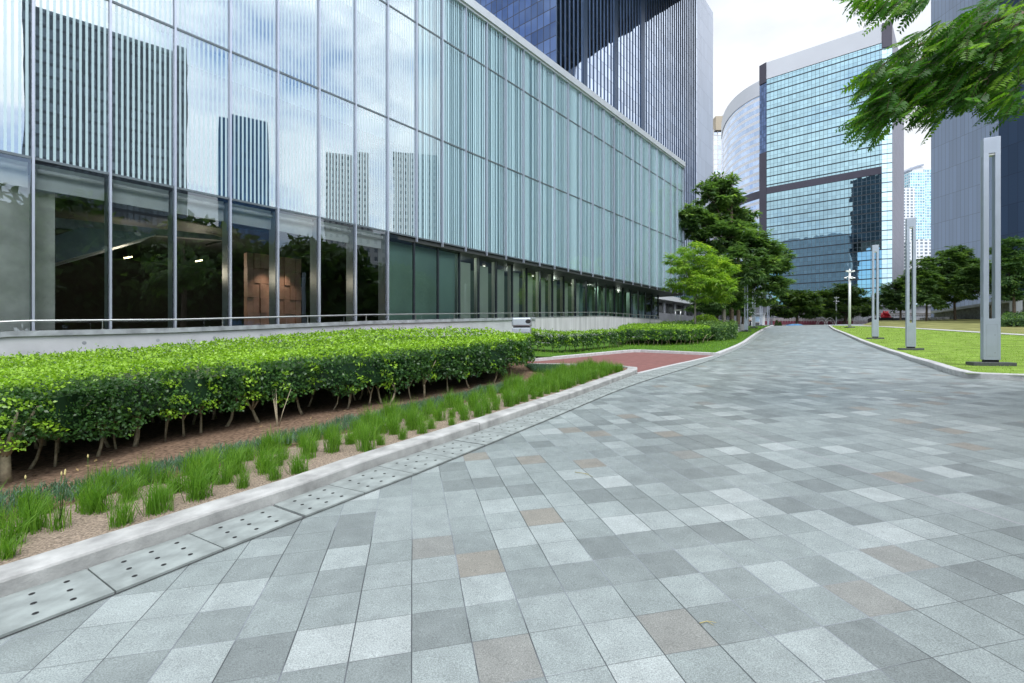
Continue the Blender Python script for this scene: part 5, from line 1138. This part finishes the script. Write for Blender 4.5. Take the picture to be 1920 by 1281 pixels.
# ------------------------------------------------------------------ litter bin
def litter_bin():
    y = 17.2; x = (978.5-CU)/F*y; zt = EYE+(CV-596)/F*y; z0 = float(GM(x, y)); H = zt-z0; W = .68
    R = thing('litter_bin', (x, y, z0), 'brushed metal litter bin with an oval mouth behind the end of the large hedge', 'bin', rz=math.radians(-6))
    def b(name, c, sz, mat, bev=.006, p=R): mb = MB(); mb.box(c, sz); return mb.build(name, MAT[mat], p, bevel=bev)
    b('body', (0, 0, (H-.36)/2), (W-.03, .44, H-.36), 'bin_metal', .02); hd = b('hood', (0, 0, H-.16), (W, .48, .32), 'bin_metal', .06)
    b('shadow_gap', (0, 0, H-.34), (W-.10, .40, .05), 'black_gap', 0)
    mb = MB(); mb.slab([(W/2-.10+.085*math.cos(t)*1.1, -.245, H-.14+.075*math.sin(t)) for t in [k*math.pi/9 for k in range(18)]], (0, .02, 0)); mb.build('mouth', MAT['black_gap'], hd)
    pn = b('front_panel', (.07, -.222, (H-.40)/2+.02), (W-.2, .012, H-.50), 'bin_metal', .003)
    mb = MB()
    for i in range(9):
        for j in range(12): mb.box((.10+(i-4)*.044, -.2295, H-.52-j*.044), (.022, .004, .022))
    mb.build('perforation', MAT['mullion_dark'], pn)
    b('door_edge', (-.20, -.226, (H-.40)/2), (.012, .012, H-.44), 'steel', 0)
litter_bin()
# ------------------------------------------------------------------ walking person
def person(u, y, z, rz):
    R = thing('person', ((u-CU)/F*y, y, z), 'person with short dark hair, pale shirt and dark trousers walking by the lamp posts', 'person', rz=rz)
    def skin_mesh(name, V, E, rad, mat, root=0):
        me = bpy.data.meshes.new(name); me.from_pydata(V, E, []); me.materials.append(MAT[mat]); o = bpy.data.objects.new(name, me); COL.objects.link(o); o.parent = R
        sk = o.modifiers.new('skin', 'SKIN')
        for i, r in enumerate(rad): me.skin_vertices[0].data[i].radius = r if isinstance(r, tuple) else (r, r)
        me.skin_vertices[0].data[root].use_root = True
        sb = o.modifiers.new('subd', 'SUBSURF'); sb.levels = 1; sb.render_levels = 2; return o
    V = [(0, 0, .93), (0, 0, 1.12), (0, -.01, 1.32), (0, 0, 1.44), (0, -.01, 1.52), (0, -.02, 1.60), (0, -.02, 1.70),
         (-.09, -.02, .86), (-.10, -.14, .48), (-.10, -.10, .09), (-.10, -.24, .04), (.09, .02, .86), (.10, .10, .47), (.10, .28, .12), (.10, .20, .05),
         (-.19, 0, 1.39), (-.25, .07, 1.13), (-.25, -.02, .90), (-.25, -.05, .80), (.19, 0, 1.39), (.25, -.08, 1.13), (.25, -.22, .95), (.25, -.28, .87)]
    E = [(0, 1), (1, 2), (2, 3), (3, 4), (4, 5), (5, 6), (0, 7), (7, 8), (8, 9), (9, 10), (0, 11), (11, 12), (12, 13), (13, 14), (2, 15), (15, 16), (16, 17), (17, 18), (2, 19), (19, 20), (20, 21), (21, 22)]
    rad = [(.14, .10), (.13, .09), (.16, .10), (.06, .06), (.05, .05), (.075, .09), (.06, .08), .085, .055, .035, .03, .085, .055, .035, .03, .06, .042, .030, .026, .06, .042, .030, .026]
    skin_mesh('body', V, E, rad, 'skin')
    Vs = [V[0], V[1], V[2], (0, 0, 1.42), V[15], V[16], V[19], V[20]]; skin_mesh('shirt', Vs, [(0, 1), (1, 2), (2, 3), (2, 4), (4, 5), (2, 6), (6, 7)], [(.155, .115), (.145, .105), (.175, .115), (.07, .07), .072, .055, .072, .055], 'shirt')
    Vt = [V[0], V[7], V[8], V[9], V[11], V[12], V[13]]; skin_mesh('trousers', Vt, [(0, 1), (1, 2), (2, 3), (0, 4), (4, 5), (5, 6)], [(.15, .11), .10, .068, .052, .10, .068, .052], 'trousers')
    mb = MB(); mb.lathe((0, 0, 1.60), [(.086, .02), (.093, .07), (.082, .13), (.045, .165), (0, .172)], 14); mb.build('hair', MAT['hair'], R)
    for s in (-1, 1): mb = MB(); mb.box((s*.03, -.098, 1.635), (.02, .01, .01)); mb.build('eye', MAT['hair'], R)
person(1407, 66, 3.50, math.radians(35))
# ------------------------------------------------------------------ granite blocks
def block(u0, u1, v0, y, label, group):
    x0, x1 = (u0-CU)/F*y, (u1-CU)/F*y; z0 = float(GH(x0, y))-.15 if u0 > 1500 else float(GM(x0, y))-.2; zt = EYE+(CV-v0)/F*y
    mb = MB(); mb.box((0, 0, (zt-z0)/2), (x1-x0, .5, zt-z0)); o = mb.build('granite_block', MAT['granite_block'], bevel=.012); o.location = ((x0+x1)/2, y, z0); tag(o, label, 'stone seat', group)
GB = 'granite seat blocks at the far edge of the lawn'
for u0, u1, v0, lb in ((1727, 1738, 596, 'pale granite seat block, leftmost of the four under the right hand trees'), (1740, 1751, 595.5, 'pale granite seat block, second from the left under the lawn trees'), (1754, 1763, 595, 'pale granite seat block, third from the left under the lawn trees'), (1766, 1777, 594.5, 'pale granite seat block, rightmost of the four under the lawn trees')): block(u0, u1, v0, 64, lb, GB)
for u0, u1, v0, y, lb in ((1376, 1384, 613, 47, 'low grey block at the foot of the dark trunk by the shrub bed'), (1385.5, 1397, 608, 48.5, 'larger grey granite block directly left of the nearest left row lamp post')): block(u0, u1, v0, y, lb, 'granite blocks by the left lamp posts')
# ------------------------------------------------------------------ street beyond the crest
def street():
    def bx(name, u0, u1, v0, v1, y, dep, mat, R): mb = MB(); x0, x1 = (u0-CU)/F*y, (u1-CU)/F*y; z1, z0 = zz(v0, y), zz(v1, y); mb.box(((x0+x1)/2, y+dep/2, (z0+z1)/2), (x1-x0, dep, z1-z0)); return mb.build(name, MAT[mat], R, world=True)
    R = thing('hoarding', ((1500-CU)/F*98, 98, 3.9), 'long maroon street hoarding with white stripes beyond the end of the path', 'hoarding')
    bx('panel', 1400, 1600, 602, 640, 98, .2, 'maroon', R); bx('top_band', 1400, 1600, 596.5, 601.8, 98, .25, 'pinkwhite', R); bx('lower_band', 1400, 1600, 609, 611, 97.85, .1, 'pinkwhite', R)
    R = thing('hoarding', ((1640-CU)/F*101, 101, 3.9), 'pale pink hoarding stretch behind the camera mast and lamp post', 'hoarding')
    bx('panel', 1601, 1700, 601, 640, 101, .2, 'pinkwhite', R); bx('lower_band', 1601, 1700, 607, 640, 100.8, .1, 'maroon', R)
    R = thing('low_building', ((1560-CU)/F*125, 125, 3.9), 'low grey roadside building behind the hoarding and the spreading trees', 'building')
    bx('wall', 1330, 1760, 574, 640, 125, 12, 'grey_panel', R); bx('window_band', 1330, 1760, 587, 592, 124.9, .2, 'storefront', R); bx('roof_edge', 1328, 1762, 571, 574, 124.5, 13, 'coping', R)
    R = thing('railing', ((1640-CU)/F*94, 94, 3.9), 'thin white street railing above the hoardings behind the masts', 'railing')
    for zv in (590.5, 594): mb = MB(); mb.tube([PX(1440, zv, 94), PX(1745, zv, 94)], .035, 5); mb.build('rail', MAT['white_paint'], R, world=True)
    for u in range(1442, 1746, 5): mb = MB(); mb.tube([PX(u, 590.5, 94), PX(u, 605, 94)], .025, 5); mb.build('baluster', MAT['white_paint'], R, world=True)
    R = thing('garden_wall', ((1670-CU)/F*77, 77, 3.9), 'low black curved wall on the lawn under the red sculpture', 'wall')
    pts = [PX(u, 600, y) for u, y in ((1630, 79), (1636, 77), (1650, 76), (1675, 76), (1698, 77))]; mb = MB()
    for a, b in zip(pts, pts[1:]): mb.slab([(a.x, a.y, 3.6), (b.x, b.y, 3.6), (b.x, b.y, zz(595, 76)), (a.x, a.y, zz(596.5, 76))], (.1, .5, 0))
    mb.build('wall_face', MAT['black_wall'], R, world=True)
    y = 79; k = y/F; p = lambda u, v, d=0: PX(u, v, y+d)
    R = thing('sculpture', p(1661, 596), 'glossy red twisting abstract sculpture above the black garden wall', 'sculpture')
    mb = MB(); mb.tube([p(1653, 594), p(1656, 589, .3), p(1660, 590), p(1662, 585.5, -.2), p(1666, 584)], [.18, .34, .38, .26, .08], 12); mb.tube([p(1656, 583.5), p(1658, 586), p(1661, 589, -.3), p(1665, 592), p(1669, 594)], [.08, .22, .40, .34, .14], 12); mb.tube([p(1652, 595.5), p(1660, 594, -.3), p(1670, 595.5)], [.18, .30, .16], 12); mb.build('red_form', MAT['red_paint'], R, world=True)
    mb = MB(); mb.box((p(1661, 597).x, y, zz(597.3, y)), (1.7, .8, .2)); mb.build('pedestal', MAT['black_wall'], R, world=True)
    o = MB(); c = PX(1490, 611, 80); o.lathe((0, 0, 0), [(1.9*.55, -.5), (1.05, .05), (.8, .30), (.45, .42), (0, .45)], 12); t = o.build('blue_tarpaulin', MAT['blue_tarp']); t.location = (c.x, c.y, 4.05); t.scale = (1.6, 1, 1); tag(t, 'low heap under a blue tarpaulin at the foot of the spreading tree', 'tarpaulin')
    R = thing('planter_box', (c.x+2.2, 81, 3.9), 'pale low tree planter box beside the blue tarpaulin', 'planter'); bx('box', 1485, 1503, 608, 640, 83, 1.6, 'pinkwhite', R); bx('rim', 1484.6, 1503.4, 607.4, 608, 82.9, 1.8, 'white_paint', R)
    for u, r, lb in ((1456.5, .30, 'larger dark conical shrub at the left corner of the path crest'), (1462.5, .22, 'smaller dark conical shrub at the left corner of the path crest')):
        x = (u-CU)/F*70; R = thing('conical_shrub', (x, 70, 3.75), lb, 'shrub'); n = 500; t = RNG.uniform(0, 1, n); az = RNG.uniform(0, 6.28, n); rr = r*(1-t*.8); hgt = r*2.6
        V, Fq = leaves(np.stack([rr*np.cos(az), rr*np.sin(az), .12+t*hgt], 1), rand_dirs(n), rand_dirs(n), np.full(n, .13), np.full(n, .07)); np_mesh('foliage', V, Fq, MAT['ficus_leaf'], R, tone=np.repeat(np.clip(.25+RNG.normal(size=n)*.15, 0, 1), 4), world=False)
        mb = MB(); mb.tube([(0, 0, -.1), (0, 0, r*2)], .03, 6); mb.build('stem', MAT['bark'], R)
    R = thing('street_kiosk', ((1420-CU)/F*76, 76, 3.9), 'small white street kiosk with a light blue panel behind the left lamp posts', 'kiosk')
    bx('body', 1407, 1434, 590, 640, 78, 2.5, 'white_paint', R); bx('blue_panel', 1414, 1424, 594, 603, 77.9, .1, 'sign_blue', R); bx('roof', 1405, 1436, 587.5, 590, 77.4, 3.6, 'coping', R); bx('dark_base', 1414, 1424, 605, 640, 77.85, .1, 'plinth_stone', R)
    R = thing('sign_board', ((1403-CU)/F*72, 74, 3.9), 'blank white sign board above the head of the walking person', 'sign'); bx('board', 1400.5, 1409.5, 580, 591, 74, .08, 'white_paint', R); bx('sign_post', 1404.4, 1405.4, 591, 625, 74.02, .05, 'steel', R)
    for u, lb in ((1541, 'left thin white wire arch by the end of the path'), (1556, 'right thin white wire arch by the end of the path')):
        c = PX(u, 612, 82); R = thing('wire_arch', (c.x, c.y, 3.9), lb, 'wire arch')
        for r in (1.0, .72):
            mb = MB(); mb.tube([(r*math.cos(t), .3*(1-r), 1.3*r*math.sin(t)*1.35) for t in [k*math.pi/12 for k in range(13)]], .022, 5); mb.build('hoop', MAT['white_paint'], R)
    R = thing('portal_frame', PX(1271, 600, 60), 'small steel portal frame in front of the tower shopfronts', 'frame')
    mb = MB(); mb.tube([PX(1266.5, 603, 60), PX(1266.5, 582, 60)], .05, 6); mb.build('upright', MAT['steel'], R, world=True); mb = MB(); mb.tube([PX(1276, 603, 60), PX(1276, 583, 60)], .09, 6); mb.build('upright', MAT['steel'], R, world=True)
    bx('crosspiece', 1265, 1277.5, 580, 583, 59.9, .3, 'steel', R)
    n = 3000; c = PX(1322, 601, 52); R = thing('pale_shrub', (c.x, c.y, 2.9), 'rounded pale green shrub behind the trunk of the small light green tree', 'shrub'); q = rand_dirs(n); q[:, 2] = abs(q[:, 2]); q = q*(RNG.uniform(.75, 1, n)[:, None])*[1.7, 1.2, 1.6]
    V, Fq = leaves(q, unit(q+RNG.normal(size=(n, 3))), unit(q+[0, 0, 1]), np.full(n, .2), np.full(n, .1)); np_mesh('foliage', V, Fq, MAT['light_leaf'], R, tone=np.repeat(np.clip(.55+RNG.normal(size=n)*.2, 0, 1), 4), world=False)
    mb = MB(); mb.tube([(0, 0, 0), (0, 0, 1.2)], .06, 6); mb.build('stem', MAT['bark'], R)
    # elevated walkway along the foot of the slab tower
    R = thing('walkway', PX(1850, 600, 60), 'raised walkway with a pale edge beam along the foot of the slab tower', 'walkway')
    a, b = PX(1745, 588, 68), PX(1990, 553, 50); mb = MB(); mb.slab([a, b, b+Vector((0, 0, .35)), a+Vector((0, 0, .35))], (6, 3, 0)); mb.build('edge_beam', MAT['cap_metal'], R, world=True)
    mb = MB(); mb.slab([(a.x+1, a.y+.6, 3.5), (b.x+1, b.y+.6, 3.5), (b.x+1, b.y+.6, b.z-.02), (a.x+1, a.y+.6, a.z-.02)], (3, 2, 0)); mb.build('rear_wall', MAT['coping'], R, world=True)
    for u, y in ((1905, 53), (1968, 50)): c = PX(u, 600, y); mb = MB(); mb.box((c.x, c.y, 4.8), (.7, .7, 2.6)); mb.build('column', MAT['cap_metal'], R, world=True)
street()
hedge('low dark green shrub bank at the right edge beyond the lawn path', [P2(1878, 43), P2(1990, 41), P2(2000, 50), P2(1885, 52)], lambda x, y: .75+.25*ss(43, 50, y)+.1*vnoise(x, y, 0, 1), lambda x, y: .02+0*x, 1.3, .11, [], leaf='shrub_leaf', near=22, young=.35, cfn=GH, lumps=.1)
# propping poles of the leaning tree
def props():
    R = thing('tree_stake', PX(1872, 600, 55.5), 'leaning timber stakes propping the tree left of the nearest lamp post', 'stake')
    for a, b in (((1878, 598), (1863, 548)), ((1858, 600), (1861, 560))): mb = MB(); mb.tube([PX(*a, 55), PX(*b, 55.4)], .07, 6); mb.build('stake_pole', MAT['bark'], R, world=True)
props()
# ------------------------------------------------------------------ things dropped on the ground
def litter():
    for i, (u0, v0, u1, v1, lb) in enumerate(((1078, 887, 1112, 896, 'pale dry twig lying on the paving in front of the second hedge'), (1312, 1172, 1338, 1176, 'short yellowish twig on the paving near the lower right'), (1695, 733, 1750, 738, 'long pale twig on the far paving near the lawn kerb'))):
        a, b = hit(u0, v0), hit(u1, v1); A = Vector((a[0], a[1], float(G(*a))+.010)); B = Vector((b[0], b[1], float(G(*b))+.010)); mb = MB(); m = A.lerp(B, .5)+Vector((.01, .02, .004)); mb.tube([A, m, B], [.003, .0025, .001], 5); mb.tube([m, m+Vector((.04, -.02, .004))], [.002, .001], 4); o = mb.build('twig', MAT['dry_twig']); tag(o, lb, 'twig')
    line = resample(offset_line(K1, 2.4), .23)
    for i in range(90):
        p = random.choice(line[4:-14]); x, y = p[0]+random.uniform(-.5, .5), p[1]+random.uniform(-.5, .5); s = random.uniform(.018, .035); mb = MB()
        mb.face([(-s, 0, 0), (0, -s*.5, .004), (s, 0, .010), (0, s*.5, .004)]); mb.face([(s, 0, .010), (s*1.5, .002, .012), (s, .003, .010)]); o = mb.build('fallen_leaf', MAT['fallen_leaf']); o.location = (x, y, float(GM(x, y))+.012); o.rotation_euler = (random.uniform(-.4, .4), random.uniform(-.4, .4), random.uniform(0, 6.3)); tag(o, 'small dry tan leaf fallen on the brown soil in front of the hedge stems', 'fallen leaf', 'dry leaves on the soil')
litter()
